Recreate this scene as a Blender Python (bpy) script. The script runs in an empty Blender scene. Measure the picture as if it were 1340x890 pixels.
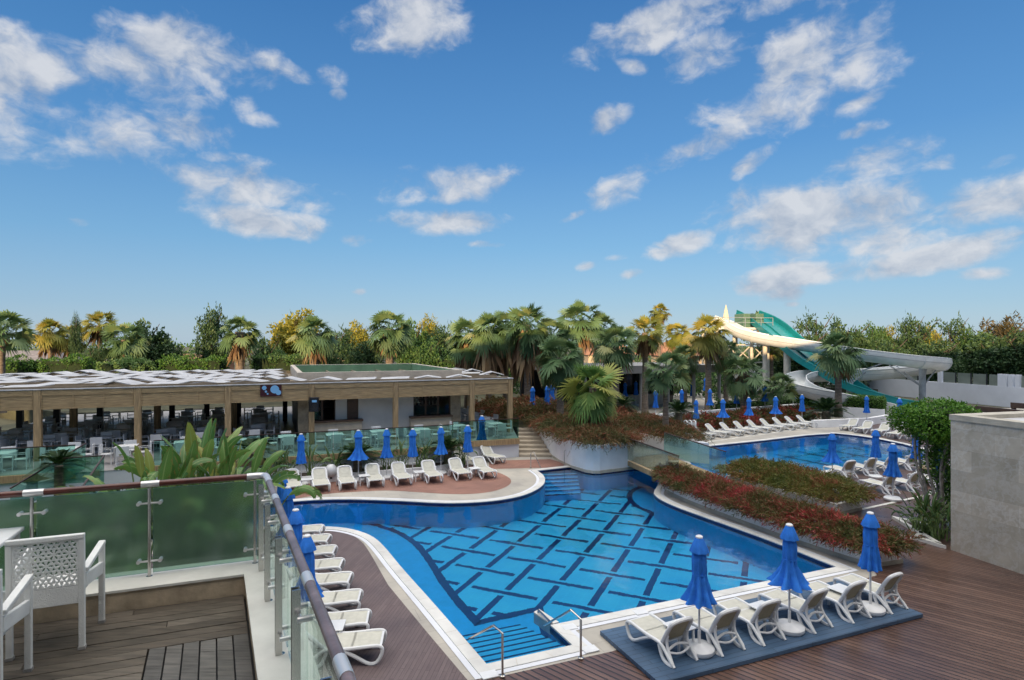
import bpy, bmesh, math, random
import numpy as np
from mathutils import Vector, Matrix
from mathutils.geometry import delaunay_2d_cdt

# ---------------------------------------------------------------- camera model
F, CX, HY, H = 770.0, 670.0, 450.0, 6.3          # focal length / horizon in photo pixels, eye height in metres
R = math.radians
ANG = R(22.25)                                    # the resort's building grid against the view axis
CA, SA = math.cos(ANG), math.sin(ANG)
scn = bpy.context.scene
COL = scn.collection
rnd = random.Random(7)

def G(px, py, z=0.0):
    Y = F * (H - z) / (py - HY)
    return ((px - CX) / F * Y, Y)
def D(px, py, Y):
    return ((px - CX) / F * Y, Y, H - (py - HY) / F * Y)
def DX(px, Y): return (px - CX) / F * Y
def DZ(py, Y): return H - (py - HY) / F * Y

# ---------------------------------------------------------------- objects
def tag(o, label=None, cat=None, group=None, kind=None):
    if label: o['label'] = label
    if cat: o['category'] = cat
    if group: o['group'] = group
    if kind: o['kind'] = kind
    return o
def thing(name, label, cat, loc=(0, 0, 0), rotz=0.0, group=None):
    o = bpy.data.objects.new(name, None); COL.objects.link(o)
    o.empty_display_size = .2
    o.location = (loc[0], loc[1], loc[2] if len(loc) > 2 else 0.0); o.rotation_euler = (0, 0, rotz)
    return tag(o, label, cat, group)
KIDS = {}
def link(o, parent):
    COL.objects.link(o)
    if parent is not None:
        o.parent = parent; KIDS.setdefault(parent.name, []).append(o)
    return o
def copy_tree(o, parent=None):
    c = o.copy(); link(c, parent)
    for ch in list(KIDS.get(o.name, [])): copy_tree(ch, c)
    return c
def place(proto, used, loc, rotz, label, group=None, scale=None):
    o = proto if not used[0] else copy_tree(proto)
    used[0] = True
    o.location = (loc[0], loc[1], loc[2] if len(loc) > 2 else 0.0); o.rotation_euler = (0, 0, rotz)
    if scale: o.scale = scale if isinstance(scale, tuple) else (scale,) * 3
    o['label'] = label
    if group: o['group'] = group
    return o

class MB:
    def __init__(s): s.v = []; s.f = []
    def add(s, vs, fs):
        n = len(s.v); s.v += [tuple(p) for p in vs]; s.f += [tuple(i + n for i in f) for f in fs]
    def box(s, x0, x1, y0, y1, z0, z1):
        s.add([(x0,y0,z0),(x1,y0,z0),(x1,y1,z0),(x0,y1,z0),(x0,y0,z1),(x1,y0,z1),(x1,y1,z1),(x0,y1,z1)],
              [(0,3,2,1),(4,5,6,7),(0,1,5,4),(1,2,6,5),(2,3,7,6),(3,0,4,7)])
    def bar(s, p, q, w, h, up=(0,0,1)):
        p, q = Vector(p), Vector(q); d = (q - p).normalized(); up = Vector(up)
        if abs(d.dot(up)) > .98: up = Vector((1, 0, 0))
        a = d.cross(up).normalized() * (w / 2); b = a.normalized().cross(d).normalized() * (h / 2)
        vs = [p-a-b, p+a-b, p+a+b, p-a+b, q-a-b, q+a-b, q+a+b, q-a+b]
        s.add(vs, [(0,1,2,3)[::-1],(4,5,6,7),(0,1,5,4),(1,2,6,5),(2,3,7,6),(3,0,4,7)])
    def prism(s, poly, z0, z1):
        n = len(poly)
        area = sum(poly[i][0]*poly[(i+1)%n][1]-poly[(i+1)%n][0]*poly[i][1] for i in range(n))
        if area < 0: poly = poly[::-1]
        zz0 = z0 if hasattr(z0, '__len__') else [z0]*n; zz1 = z1 if hasattr(z1, '__len__') else [z1]*n
        s.add([(p[0],p[1],zz0[i]) for i,p in enumerate(poly)] + [(p[0],p[1],zz1[i]) for i,p in enumerate(poly)],
              [tuple(range(n))[::-1], tuple(range(n, 2*n))] + [(i,(i+1)%n,n+(i+1)%n,n+i) for i in range(n)])
    def tube(s, path, r, n=8, closed=False, cap=True, flat=1.0):
        P = [Vector(p) for p in path]; m = len(P); rings = []
        rr = r if hasattr(r, '__len__') else [r]*m
        prev = None
        for i in range(m):
            if closed: d = P[(i+1)%m] - P[i-1]
            else: d = P[min(i+1,m-1)] - P[max(i-1,0)]
            if d.length < 1e-9: d = Vector((0,0,1))
            d.normalize()
            if prev is None:
                up = Vector((0,0,1)) if abs(d.z) < .9 else Vector((1,0,0))
                a = d.cross(up).normalized()
            else:
                a = (prev - d*prev.dot(d)).normalized()
            prev = a; b = a.cross(d)
            rings.append([P[i] + (a*math.cos(2*math.pi*k/n)*flat + b*math.sin(2*math.pi*k/n))*rr[i] for k in range(n)])
        vs = [p for ring in rings for p in ring]; fs = []
        for i in range(m if closed else m-1):
            j = (i+1)%m
            for k in range(n): fs.append((i*n+k, i*n+(k+1)%n, j*n+(k+1)%n, j*n+k))
        if cap and not closed: fs += [tuple(range(n))[::-1], tuple(range((m-1)*n, m*n))]
        s.add(vs, fs)
    def lathe(s, prof, n=16, c=(0,0,0), mod=None):
        vs = []; fs = []; m = len(prof)
        for i,(r,z) in enumerate(prof):
            for k in range(n):
                t = 2*math.pi*k/n; q = r*(mod(t,z) if mod else 1)
                vs.append((c[0]+q*math.cos(t), c[1]+q*math.sin(t), c[2]+z))
        for i in range(m-1):
            for k in range(n): fs.append((i*n+k, i*n+(k+1)%n, (i+1)*n+(k+1)%n, (i+1)*n+k))
        if prof[0][0] > 1e-4: fs.append(tuple(range(n))[::-1])
        if prof[-1][0] > 1e-4: fs.append(tuple(range((m-1)*n, m*n)))
        s.add(vs, fs)
    def build(s, name, mat, parent=None, smooth=False, bevel=0):
        me = bpy.data.meshes.new(name); me.from_pydata([tuple(p) for p in s.v], [], s.f); me.update()
        me.materials.append(mat)
        if smooth: me.shade_smooth(); me.set_sharp_from_angle(angle=R(42))
        o = bpy.data.objects.new(name, me); link(o, parent)
        if bevel:
            b = o.modifiers.new('bevel', 'BEVEL'); b.width = bevel; b.segments = 2; b.limit_method = 'ANGLE'
        return o
def build_np(name, V, Q, mat, parent=None, tris=False):
    me = bpy.data.meshes.new(name); k = 3 if tris else 4
    me.vertices.add(len(V)); me.vertices.foreach_set('co', np.asarray(V, np.float32).ravel())
    n = len(Q); me.loops.add(n*k); me.loops.foreach_set('vertex_index', np.asarray(Q, np.int32).ravel())
    me.polygons.add(n); me.polygons.foreach_set('loop_start', np.arange(0, n*k, k, dtype=np.int32))
    me.update(calc_edges=True); me.materials.append(mat)
    o = bpy.data.objects.new(name, me); link(o, parent)
    return o
def structure(o): o['kind'] = 'structure'; return o

def inside(p, poly):
    x, y = p; c = False; n = len(poly)
    for i in range(n):
        x1,y1 = poly[i]; x2,y2 = poly[(i+1)%n]
        if (y1 > y) != (y2 > y) and x < (x2-x1)*(y-y1)/(y2-y1)+x1: c = not c
    return c
def sheet(name, outer, holes, z, mat):
    vs = []; es = []
    for loop in [outer]+holes:
        n0 = len(vs); vs += [Vector((p[0],p[1])) for p in loop]; es += [(n0+i, n0+(i+1)%len(loop)) for i in range(len(loop))]
    V, E, Fc = delaunay_2d_cdt(vs, es, [], 0, 1e-5)[:3]
    keep = []
    for f in Fc:
        c = (sum(V[i][0] for i in f)/len(f), sum(V[i][1] for i in f)/len(f))
        if inside(c, outer) and not any(inside(c, h) for h in holes):
            a = sum(V[f[i]][0]*V[f[(i+1)%len(f)]][1]-V[f[(i+1)%len(f)]][0]*V[f[i]][1] for i in range(len(f)))
            keep.append(tuple(f) if a > 0 else tuple(f)[::-1])
    m = MB(); m.add([(p[0],p[1],z) for p in V], keep)
    return structure(m.build(name, mat))
def ccw(poly):
    n = len(poly)
    a = sum(poly[i][0]*poly[(i+1)%n][1]-poly[(i+1)%n][0]*poly[i][1] for i in range(n))
    return poly if a > 0 else poly[::-1]
def offset(poly, d):
    """outwards for d > 0; the polygon is ccw"""
    n = len(poly); out = []
    for i in range(n):
        p0, p1, p2 = Vector(poly[i-1]), Vector(poly[i]), Vector(poly[(i+1)%n])
        e1 = (p1-p0).normalized(); e2 = (p2-p1).normalized()
        n1 = Vector((e1.y,-e1.x)); n2 = Vector((e2.y,-e2.x)); b = (n1+n2)
        if b.length < 1e-3: b = n1
        b.normalize(); k = d/max(.45, b.dot(n1)); out.append(tuple(p1+b*k))
    return out
def smooth_path(pts, it=2):
    for _ in range(it):
        q = [pts[0]]
        for i in range(len(pts)-1):
            a, b = Vector(pts[i]), Vector(pts[i+1])
            q += [tuple(a*.75+b*.25), tuple(a*.25+b*.75)]
        q.append(pts[-1]); pts = q
    return pts
def arc_pts(pts, it=3): return [Vector(p) for p in smooth_path([tuple(p) for p in pts], it)]

# ---------------------------------------------------------------- materials
class N:
    """tiny node-tree helper"""
    def __init__(s, nt): s.nt = nt
    def n(s, t, **kw):
        x = s.nt.nodes.new(t)
        for k, v in kw.items(): setattr(x, k, v)
        return x
    def link(s, a, b): s.nt.links.new(a, b)
    def set(s, sock, v):
        if hasattr(v, 'links') or hasattr(v, 'is_linked'): s.link(v, sock)
        else: sock.default_value = v
    def m(s, op, a, b=None, c=None, clamp=False):
        x = s.n('ShaderNodeMath', operation=op); x.use_clamp = clamp
        s.set(x.inputs[0], a)
        if b is not None: s.set(x.inputs[1], b)
        if c is not None: s.set(x.inputs[2], c)
        return x.outputs[0]
    def dot(s, a, vec):
        x = s.n('ShaderNodeVectorMath', operation='DOT_PRODUCT'); s.link(a, x.inputs[0]); x.inputs[1].default_value = vec
        return x.outputs['Value']
    def noise(s, vec, scale, detail=3, rough=.55):
        x = s.n('ShaderNodeTexNoise'); s.link(vec, x.inputs['Vector'])
        x.inputs['Scale'].default_value = scale; x.inputs['Detail'].default_value = detail; x.inputs['Roughness'].default_value = rough
        return x.outputs[0]
    def ramp(s, fac, stops, interp='LINEAR'):
        x = s.n('ShaderNodeValToRGB'); s.link(fac, x.inputs[0]); cr = x.color_ramp; cr.interpolation = interp
        while len(cr.elements) < len(stops): cr.elements.new(.5)
        for e, (p, c) in zip(cr.elements, stops): e.position = p; e.color = (*c, 1) if len(c) == 3 else c
        return x.outputs[0]
    def mix(s, fac, a, b, blend='MIX'):
        x = s.n('ShaderNodeMix', data_type='RGBA', blend_type=blend)
        s.set(x.inputs[0], fac)
        for i, v in ((6, a), (7, b)):
            s.set(x.inputs[i], (*v, 1) if isinstance(v, tuple) and len(v) == 3 else v)
        return x.outputs[2]
    def mapping(s, vec, rot=(0,0,0), scale=(1,1,1), loc=(0,0,0)):
        x = s.n('ShaderNodeMapping'); s.link(vec, x.inputs[0]); x.inputs['Rotation'].default_value = rot
        x.inputs['Scale'].default_value = scale; x.inputs['Location'].default_value = loc
        return x.outputs[0]
    def bump(s, h, strength, dist=.02):
        x = s.n('ShaderNodeBump'); s.link(h, x.inputs['Height']); x.inputs['Strength'].default_value = strength
        x.inputs['Distance'].default_value = dist
        return x.outputs[0]
def newmat(name):
    m = bpy.data.materials.new(name); m.use_nodes = True; nt = m.node_tree
    for x in list(nt.nodes): nt.nodes.remove(x)
    k = N(nt); out = k.n('ShaderNodeOutputMaterial')
    return m, k, out
def pr(k, out, col, rough=.6, metal=0.0, spec=.5, normal=None, **kw):
    p = k.n('ShaderNodeBsdfPrincipled')
    k.set(p.inputs['Base Color'], (*col, 1) if isinstance(col, tuple) and len(col) == 3 else col)
    k.set(p.inputs['Roughness'], rough); p.inputs['Metallic'].default_value = metal
    p.inputs['Specular IOR Level'].default_value = spec
    if normal is not None: k.link(normal, p.inputs['Normal'])
    for a, b in kw.items(): p.inputs[a].default_value = b
    k.link(p.outputs[0], out.inputs[0]); return p
def mat(name, col, rough=.6, var=.12, vs=2.0, bump=0.0, bs=25.0, metal=0.0, spec=.4, stretch=(1,1,1), coat=0.0, pos=False):
    m, k, out = newmat(name)
    tc = k.n('ShaderNodeNewGeometry').outputs['Position'] if pos else k.n('ShaderNodeTexCoord').outputs['Object']
    v = k.mapping(tc, scale=stretch)
    f = k.noise(v, vs, 5, .6)
    lo = tuple(max(0, c*(1-var*1.6)) for c in col); hi = tuple(min(1, c*(1+var)) for c in col)
    c = k.ramp(f, [(.3, lo), (.7, hi)])
    nrm = k.bump(k.noise(v, bs, 4, .6), bump) if bump else None
    pr(k, out, c, rough, metal, spec, nrm, **({'Coat Weight': coat, 'Coat Roughness': .1} if coat else {}))
    return m
def leafmat(name, stops, rough=.55, trans=.25, patch=None):
    m, k, out = newmat(name)
    g = k.n('ShaderNodeNewGeometry'); r = g.outputs['Random Per Island']
    if patch:
        nz = k.noise(g.outputs['Position'], patch, 2, .5)
        nz = k.m('MULTIPLY', k.m('SUBTRACT', nz, .5), 1.7)
        r = k.m('ADD', k.m('MULTIPLY', r, .62), k.m('ADD', nz, .19), clamp=True)
    c = k.ramp(r, stops)
    d = k.n('ShaderNodeBsdfPrincipled'); k.link(c, d.inputs['Base Color']); d.inputs['Roughness'].default_value = rough
    d.inputs['Specular IOR Level'].default_value = .3
    t = k.n('ShaderNodeBsdfTranslucent'); k.link(c, t.inputs[0])
    mx = k.n('ShaderNodeMixShader'); mx.inputs[0].default_value = trans
    k.link(d.outputs[0], mx.inputs[1]); k.link(t.outputs[0], mx.inputs[2]); k.link(mx.outputs[0], out.inputs[0])
    return m
def boards(name, c1, c2, mortar, rot, width, height, gap=.01, rough=.45, spec=.4, bump=.35, off=.37, grain=1.0):
    m, k, out = newmat(name)
    pos = k.n('ShaderNodeNewGeometry').outputs['Position']
    v = k.mapping(pos, rot=(0,0,rot))
    b = k.n('ShaderNodeTexBrick'); k.link(v, b.inputs['Vector']); b.offset = off
    b.inputs['Color1'].default_value = (*c1,1); b.inputs['Color2'].default_value = (*c2,1); b.inputs['Mortar'].default_value = (*mortar,1)
    b.inputs['Scale'].default_value = 1; b.inputs['Mortar Size'].default_value = gap; b.inputs['Mortar Smooth'].default_value = .3
    b.inputs['Brick Width'].default_value = width; b.inputs['Row Height'].default_value = height; b.inputs['Bias'].default_value = 0
    v2 = k.mapping(v, scale=(1.2, 14, 1)); gr = k.noise(v2, 2.2, 5, .6)
    big = k.noise(pos, .55, 3, .6)
    c = k.mix(k.m('MULTIPLY', grain, 1.0), b.outputs[0], k.ramp(gr, [(.25,(.45,.45,.45)),(.75,(1,1,1))]), 'MULTIPLY')
    c = k.mix(.8, c, k.ramp(big, [(.3,(.62,.62,.65)),(.52,(.9,.9,.9)),(.72,(1.08,1.06,1.04))]), 'MULTIPLY')
    h = k.m('SUBTRACT', k.m('MULTIPLY', gr, .2), b.outputs[1])
    rg = k.m('ADD', k.m('MULTIPLY_ADD', gr, .25, rough-.22), k.m('MULTIPLY', big, .28))
    pr(k, out, c, rg, 0, spec, k.bump(h, bump, .012)); return m
def glass(name, tint, refl=.5, alpha_tint=.7, rough=0.0):
    """thin pane: tinted see-through with a mirror sheen by angle"""
    m, k, out = newmat(name)
    t = k.n('ShaderNodeBsdfTransparent'); t.inputs[0].default_value = (*tint,1)
    g = k.n('ShaderNodeBsdfGlossy'); g.inputs['Roughness'].default_value = rough; g.inputs[0].default_value = (.9,.95,.95,1)
    fr = k.n('ShaderNodeFresnel'); fr.inputs[0].default_value = 1.5
    mx = k.n('ShaderNodeMixShader'); k.link(k.m('MULTIPLY', fr.outputs[0], refl*2), mx.inputs[0])
    k.link(t.outputs[0], mx.inputs[1]); k.link(g.outputs[0], mx.inputs[2]); k.link(mx.outputs[0], out.inputs[0]); return m

M = {}
M['white'] = mat('white_plastic', (.69,.70,.71), .35, .05, 4, spec=.5)
M['shade_ceiling'] = mat('shade_ceiling_timber', (.32,.26,.18), .8, .2, 2)
M['sling'] = mat('sling_fabric', (.53,.52,.45), .75, .08, 6, .25, 160)
M['slingback'] = mat('sling_back', (.42,.38,.25), .75, .08, 6, .25, 160)
M['blue'] = mat('parasol_fabric', (.03,.185,.66), .8, .14, 5, .3, 60, spec=.2)
M['stucco'] = mat('white_stucco', (.84,.84,.84), .85, .07, .8, .25, 40, pos=True)
M['wallwhite'] = mat('painted_wall', (.66,.68,.73), .8, .06, .5, .1, 30, pos=True)
M['stone'] = mat('beige_stone', (.50,.46,.38), .7, .18, 1.6, .25, 18, pos=True)
M['coping'] = mat('pool_coping', (.64,.635,.61), .6, .13, .9, .15, 30, pos=True)
M['soil'] = mat('soil', (.06,.045,.035), .95, .4, 6, .6, 20)
M['chrome'] = mat('steel', (.55,.54,.52), .24, .05, 5, metal=1.0)
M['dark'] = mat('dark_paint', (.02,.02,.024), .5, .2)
M['black'] = mat('black_plastic', (.012,.013,.02), .4, .2)
M['trunk'] = mat('palm_trunk', (.22,.175,.135), .9, .35, 3, .8, 14, stretch=(1,1,5))
M['bark'] = mat('bark', (.10,.08,.06), .9, .3, 6, .6, 20)
M['greybark'] = mat('grey_bark', (.23,.21,.19), .9, .3, 6, .6, 20)
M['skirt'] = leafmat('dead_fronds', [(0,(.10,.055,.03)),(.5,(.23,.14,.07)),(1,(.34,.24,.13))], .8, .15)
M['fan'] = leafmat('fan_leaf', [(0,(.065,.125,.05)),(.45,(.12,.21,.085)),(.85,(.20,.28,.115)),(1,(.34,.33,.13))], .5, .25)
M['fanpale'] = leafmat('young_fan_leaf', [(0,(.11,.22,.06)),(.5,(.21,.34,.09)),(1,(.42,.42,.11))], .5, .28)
M['fangold'] = leafmat('sun_tinted_fan_leaf', [(0,(.13,.17,.04)),(.5,(.27,.28,.055)),(1,(.45,.35,.08))], .5, .3)  # gold of the low sun put into the blade colour
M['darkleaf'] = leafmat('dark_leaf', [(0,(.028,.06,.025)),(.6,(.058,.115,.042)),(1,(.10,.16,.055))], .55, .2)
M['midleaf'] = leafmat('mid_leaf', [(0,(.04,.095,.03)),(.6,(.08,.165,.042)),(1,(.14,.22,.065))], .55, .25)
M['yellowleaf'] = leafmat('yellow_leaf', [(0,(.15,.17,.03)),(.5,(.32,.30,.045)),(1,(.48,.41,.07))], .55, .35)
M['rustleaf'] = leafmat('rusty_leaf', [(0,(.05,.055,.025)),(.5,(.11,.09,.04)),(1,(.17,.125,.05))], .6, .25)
M['hedge'] = leafmat('clipped_leaf', [(0,(.045,.11,.02)),(.6,(.085,.19,.03)),(1,(.15,.27,.055))], .5, .25)
M['palehedge'] = leafmat('pale_clipped_leaf', [(0,(.09,.17,.04)),(.6,(.17,.28,.08)),(1,(.27,.36,.13))], .5, .25)
M['topiary'] = leafmat('topiary_leaf', [(0,(.04,.12,.012)),(.6,(.09,.23,.02)),(1,(.20,.36,.05))], .45, .25)
RED = [(0,(.05,.075,.022)),(.36,(.12,.13,.04)),(.56,(.20,.085,.045)),(.76,(.30,.06,.05)),(1,(.50,.065,.075))]
M['red'] = leafmat('red_shrub', RED, .6, .22, .9)
M['brown'] = leafmat('brown_shrub', [(0,(.055,.08,.025)),(.4,(.125,.115,.04)),(.72,(.22,.09,.045)),(1,(.33,.10,.06))], .6, .2, .7)
M['green'] = leafmat('green_shrub', [(0,(.06,.085,.02)),(.45,(.15,.17,.035)),(.75,(.22,.12,.045)),(1,(.32,.075,.05))], .6, .2, .8)
M['banana'] = leafmat('paddle_leaf', [(0,(.08,.21,.04)),(.5,(.17,.34,.07)),(.85,(.28,.44,.11)),(1,(.46,.43,.09))], .4, .3)
def paddlemat(name, stops):
    m, k, out = newmat(name); g = k.n('ShaderNodeNewGeometry'); r = g.outputs['Random Per Island']
    at = k.n('ShaderNodeAttribute'); at.attribute_name = 'leaf'; sp = k.n('ShaderNodeSeparateXYZ'); k.link(at.outputs['Vector'], sp.inputs[0])
    rib, ln = sp.outputs[0], sp.outputs[1]
    c = k.ramp(r, stops)
    st = k.m('MULTIPLY_ADD', k.m('SINE', k.m('ADD', k.m('MULTIPLY', ln, 210.0), k.m('MULTIPLY', rib, 9.0))), .13, .93)
    cs = k.n('ShaderNodeCombineXYZ'); [k.link(st, cs.inputs[i]) for i in range(3)]
    c = k.mix(1.0, c, cs.outputs[0], 'MULTIPLY')
    nz = k.noise(g.outputs['Position'], 9.0, 4, .6)
    edge = k.m('MULTIPLY', k.m('SUBTRACT', k.m('SUBTRACT', nz, k.m('MULTIPLY', rib, .55)), .40), 9.0, clamp=True)
    c = k.mix(k.m('MULTIPLY', edge, .75), c, (.26,.19,.06))
    c = k.mix(k.m('MULTIPLY', k.m('SUBTRACT', rib, .86), 6.0, clamp=True), c, (.34,.45,.16))
    d = k.n('ShaderNodeBsdfPrincipled'); k.link(c, d.inputs['Base Color']); d.inputs['Roughness'].default_value = .38
    t = k.n('ShaderNodeBsdfTranslucent'); k.link(c, t.inputs[0]); mx = k.n('ShaderNodeMixShader'); mx.inputs[0].default_value = .32
    k.link(d.outputs[0], mx.inputs[1]); k.link(t.outputs[0], mx.inputs[2]); k.link(mx.outputs[0], out.inputs[0]); return m
M['banana'] = paddlemat('paddle_leaf', [(0,(.06,.16,.04)),(.5,(.115,.25,.055)),(.85,(.20,.34,.085)),(1,(.38,.36,.08))])
M['midpaddle'] = paddlemat('bed_leaf', [(0,(.035,.09,.03)),(.6,(.07,.15,.04)),(1,(.14,.22,.07))])
M['cycad'] = leafmat('cycad_leaf', [(0,(.012,.035,.012)),(.6,(.03,.07,.02)),(1,(.06,.11,.03))], .45, .1)
M['lawn'] = mat('lawn', (.045,.09,.025), .9, .4, 1.2, .5, 30, pos=True)
M['earth'] = mat('garden_earth', (.07,.07,.04), .95, .4, .7, .5, 12, pos=True)
M['ground'] = mat('far_ground', (.10,.10,.06), .95, .3, .06, pos=True)
M['fascia'] = mat('timber_fascia', (.40,.285,.155), .65, .28, 3.0, .3, 18, stretch=(.6,.6,7))
M['post'] = mat('timber_post', (.39,.275,.15), .65, .28, 3.0, .3, 18, stretch=(6,6,.5))
M['roofwhite'] = mat('roof_panel', (.50,.50,.51), .6, .2, 1.5)
M['roofbeam'] = mat('roof_beam', (.27,.215,.15), .7, .2, 2)
M['rooffelt'] = mat('roof_green', (.17,.27,.17), .75, .15, 1.0)
M['parapet'] = mat('parapet_stone', (.56,.50,.42), .75, .15, 1.2, .2, 15)
M['barwall'] = mat('bar_wall', (.60,.60,.57), .75, .06, 1.2)
M['pillar'] = mat('stone_pillar', (.40,.33,.23), .8, .25, 2.6, .4, 14)
M['counter'] = mat('counter_wood', (.10,.06,.04), .45, .2, 3)
M['counterface'] = mat('counter_stone', (.55,.48,.37), .7, .12, 2)
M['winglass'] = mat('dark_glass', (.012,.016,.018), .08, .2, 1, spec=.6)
M['terracefloor'] = mat('terrace_tiles', (.31,.30,.30), .4, .15, .8, pos=True)
M['greenglass'] = glass('green_glass', (.60,.81,.76), .25)
M['tealglass'] = glass('teal_glass', (.70,.91,.90), .2)
M['clearglass'] = glass('clear_glass', (.88,.95,.92), .25)
M['smokeglass'] = glass('smoke_glass', (.72,.79,.76), .3)
M['screenglass'] = mat('painted_haze_glass', (.20,.23,.20), .35, .15, .5)  # opaque grey-green: the glass's hazy reflection put into its colour
M['rail'] = mat('mahogany_rail', (.10,.026,.018), .28, .3, 4, .1, 30, coat=.4)
M['darkrail'] = mat('brown_rail', (.05,.028,.022), .4, .2, 4)
M['walltile'] = mat('pool_wall_tile', (.05,.52,.98), .3, .05, 3, pos=True)
M['tileblue'] = mat('pool_tile', (.03,.43,.92), .3, .06, 3, pos=True)
M['navy'] = mat('navy_tile', (.008,.025,.12), .3, .2, 9, pos=True)
M['slidewhite'] = mat('slide_white', (.66,.68,.68), .3, .1, .7, spec=.5)
M['teal'] = mat('slide_teal', (.01,.21,.22), .3, .12, .8, spec=.5)
M['slidegreen'] = mat('slide_green', (.12,.20,.13), .4, .1, 1)
M['galv'] = mat('galvanised', (.30,.33,.36), .5, .15, 2)
M['towersteel'] = mat('tower_steel', (.62,.58,.50), .6, .1, 2)
M['canvas'] = mat('cream_canvas', (.65,.58,.42), .8, .1, 3)
M['greyslab'] = mat('pavilion_roof', (.30,.29,.28), .7, .12, .6)
M['clay'] = mat('clay_tiles', (.36,.17,.09), .8, .25, 2, .4, 8)
M['greytile'] = mat('grey_tiles', (.20,.18,.18), .8, .25, 2, .4, 8)
M['cream'] = mat('cream_wall', (.60,.50,.38), .85, .1, 1)
M['sign'] = mat('sign_board', (.055,.014,.02), .4, .15, 3)
M['signblue'] = mat('sign_dots', (.22,.50,.82), .5, .05, 3)
M['bluemat'] = boards('blue_boards', (.07,.13,.22), (.085,.155,.26), (.018,.035,.06), -ANG, 2.6, .14, .006, .45, .4, .25, grain=.55)
M['deckright'] = boards('brown_boards', (.115,.057,.041), (.20,.113,.083), (.018,.012,.010), R(43), 60.0, .145, .02, .30, .7, .8, grain=.7)
M['deckleft'] = boards('brown_tiles', (.155,.115,.118), (.19,.145,.145), (.08,.058,.06), R(-82), 1.0, .085, .004, .55, .3, .3, grain=.6)
M['paver'] = boards('red_pavers', (.32,.165,.125), (.38,.20,.155), (.17,.11,.09), R(-20), .22, .11, .008, .7, .3, .3, off=.5, grain=.3)
M['deckstone'] = boards('stone_slabs', (.46,.43,.38), (.50,.47,.41), (.33,.31,.28), -ANG, .9, .6, .006, .65, .3, .15, off=.5, grain=.3)
M['stairs'] = mat('step_stone', (.42,.36,.28), .75, .15, 2, .2, 16, pos=True)
M['wicker'] = mat('white_wicker', (.76,.77,.75), .5, .06, 5, .5, 120)
M['curb'] = mat('curb_stone', (.52,.42,.30), .65, .28, 3.5, .25, 20, pos=True)
M['curbtop'] = mat('curb_top', (.66,.65,.60), .55, .1, 2.2, .1, 20, pos=True)
# ---------------------------------------------------------------- special materials
def pool_pattern():
    m, k, out = newmat('pool_mosaic')
    pos = k.n('ShaderNodeNewGeometry').outputs['Position']
    P = 1.29; S0, T0 = -5.93, 19.67
    s = k.m('SUBTRACT', k.dot(pos, (.915,-.403,0)), S0); t = k.m('SUBTRACT', k.dot(pos, (.403,.915,0)), T0)
    def fam(a, b, gap):
        i = k.m('MULTIPLY', k.m('ROUND', k.m('DIVIDE', a, P)), P)
        line = k.m('LESS_THAN', k.m('ABSOLUTE', k.m('SUBTRACT', a, i)), .10)
        g = k.m('DIVIDE', k.m('SUBTRACT', b, i), 2*P)
        g = k.m('MULTIPLY', k.m('ABSOLUTE', k.m('SUBTRACT', g, k.m('ROUND', g))), 2*P)
        return k.m('MULTIPLY', line, k.m('GREATER_THAN', g, .22) if gap else k.m('LESS_THAN', g, 1.06))
    mask = k.m('MAXIMUM', fam(s, t, True), fam(t, s, False))
    nz = k.noise(pos, 1.3, 3)
    blue = k.ramp(nz, [(.3,(.045,.52,.95)),(.7,(.07,.60,.98))])
    c = k.mix(mask, blue, (.008,.02,.13))
    # the tile grid
    b = k.n('ShaderNodeTexBrick'); k.link(k.mapping(pos, rot=(0,0,R(23.8))), b.inputs['Vector']); b.offset = 0
    b.inputs['Scale'].default_value = 1; b.inputs['Brick Width'].default_value = .25; b.inputs['Row Height'].default_value = .125
    b.inputs['Mortar Size'].default_value = .006; b.inputs['Color1'].default_value = (1,1,1,1); b.inputs['Color2'].default_value = (.93,.95,.96,1)
    b.inputs['Mortar'].default_value = (1.25,1.2,1.1,1)
    c = k.mix(.7, c, b.outputs[0], 'MULTIPLY')
    pr(k, out, c, .3); return m
M['mosaic'] = pool_pattern()
def water():
    m, k, out = newmat('pool_water')
    pos = k.n('ShaderNodeNewGeometry').outputs['Position']
    h = k.noise(k.mapping(pos, rot=(0,0,.4), scale=(1,.7,1)), 1.1, 2, .5)
    h2 = k.noise(pos, 4.0, 3, .55)
    hh = k.m('ADD', h, k.m('MULTIPLY', h2, .22)); nrm = k.bump(hh, .11, .12); nr2 = k.bump(hh, .36, .12)
    t = k.n('ShaderNodeBsdfRefraction'); t.inputs[0].default_value = (.76,.94,1,1); t.inputs['IOR'].default_value = 1.025; t.inputs['Roughness'].default_value = 0; k.link(nr2, t.inputs['Normal'])
    g = k.n('ShaderNodeBsdfGlossy'); g.inputs['Roughness'].default_value = .015; k.link(nrm, g.inputs['Normal'])
    fr = k.n('ShaderNodeFresnel'); fr.inputs[0].default_value = 1.75; k.link(nrm, fr.inputs['Normal'])
    mx = k.n('ShaderNodeMixShader'); k.link(fr.outputs[0], mx.inputs[0])
    k.link(t.outputs[0], mx.inputs[1]); k.link(g.outputs[0], mx.inputs[2]); k.link(mx.outputs[0], out.inputs[0]); return m
M['water'] = water()
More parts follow.
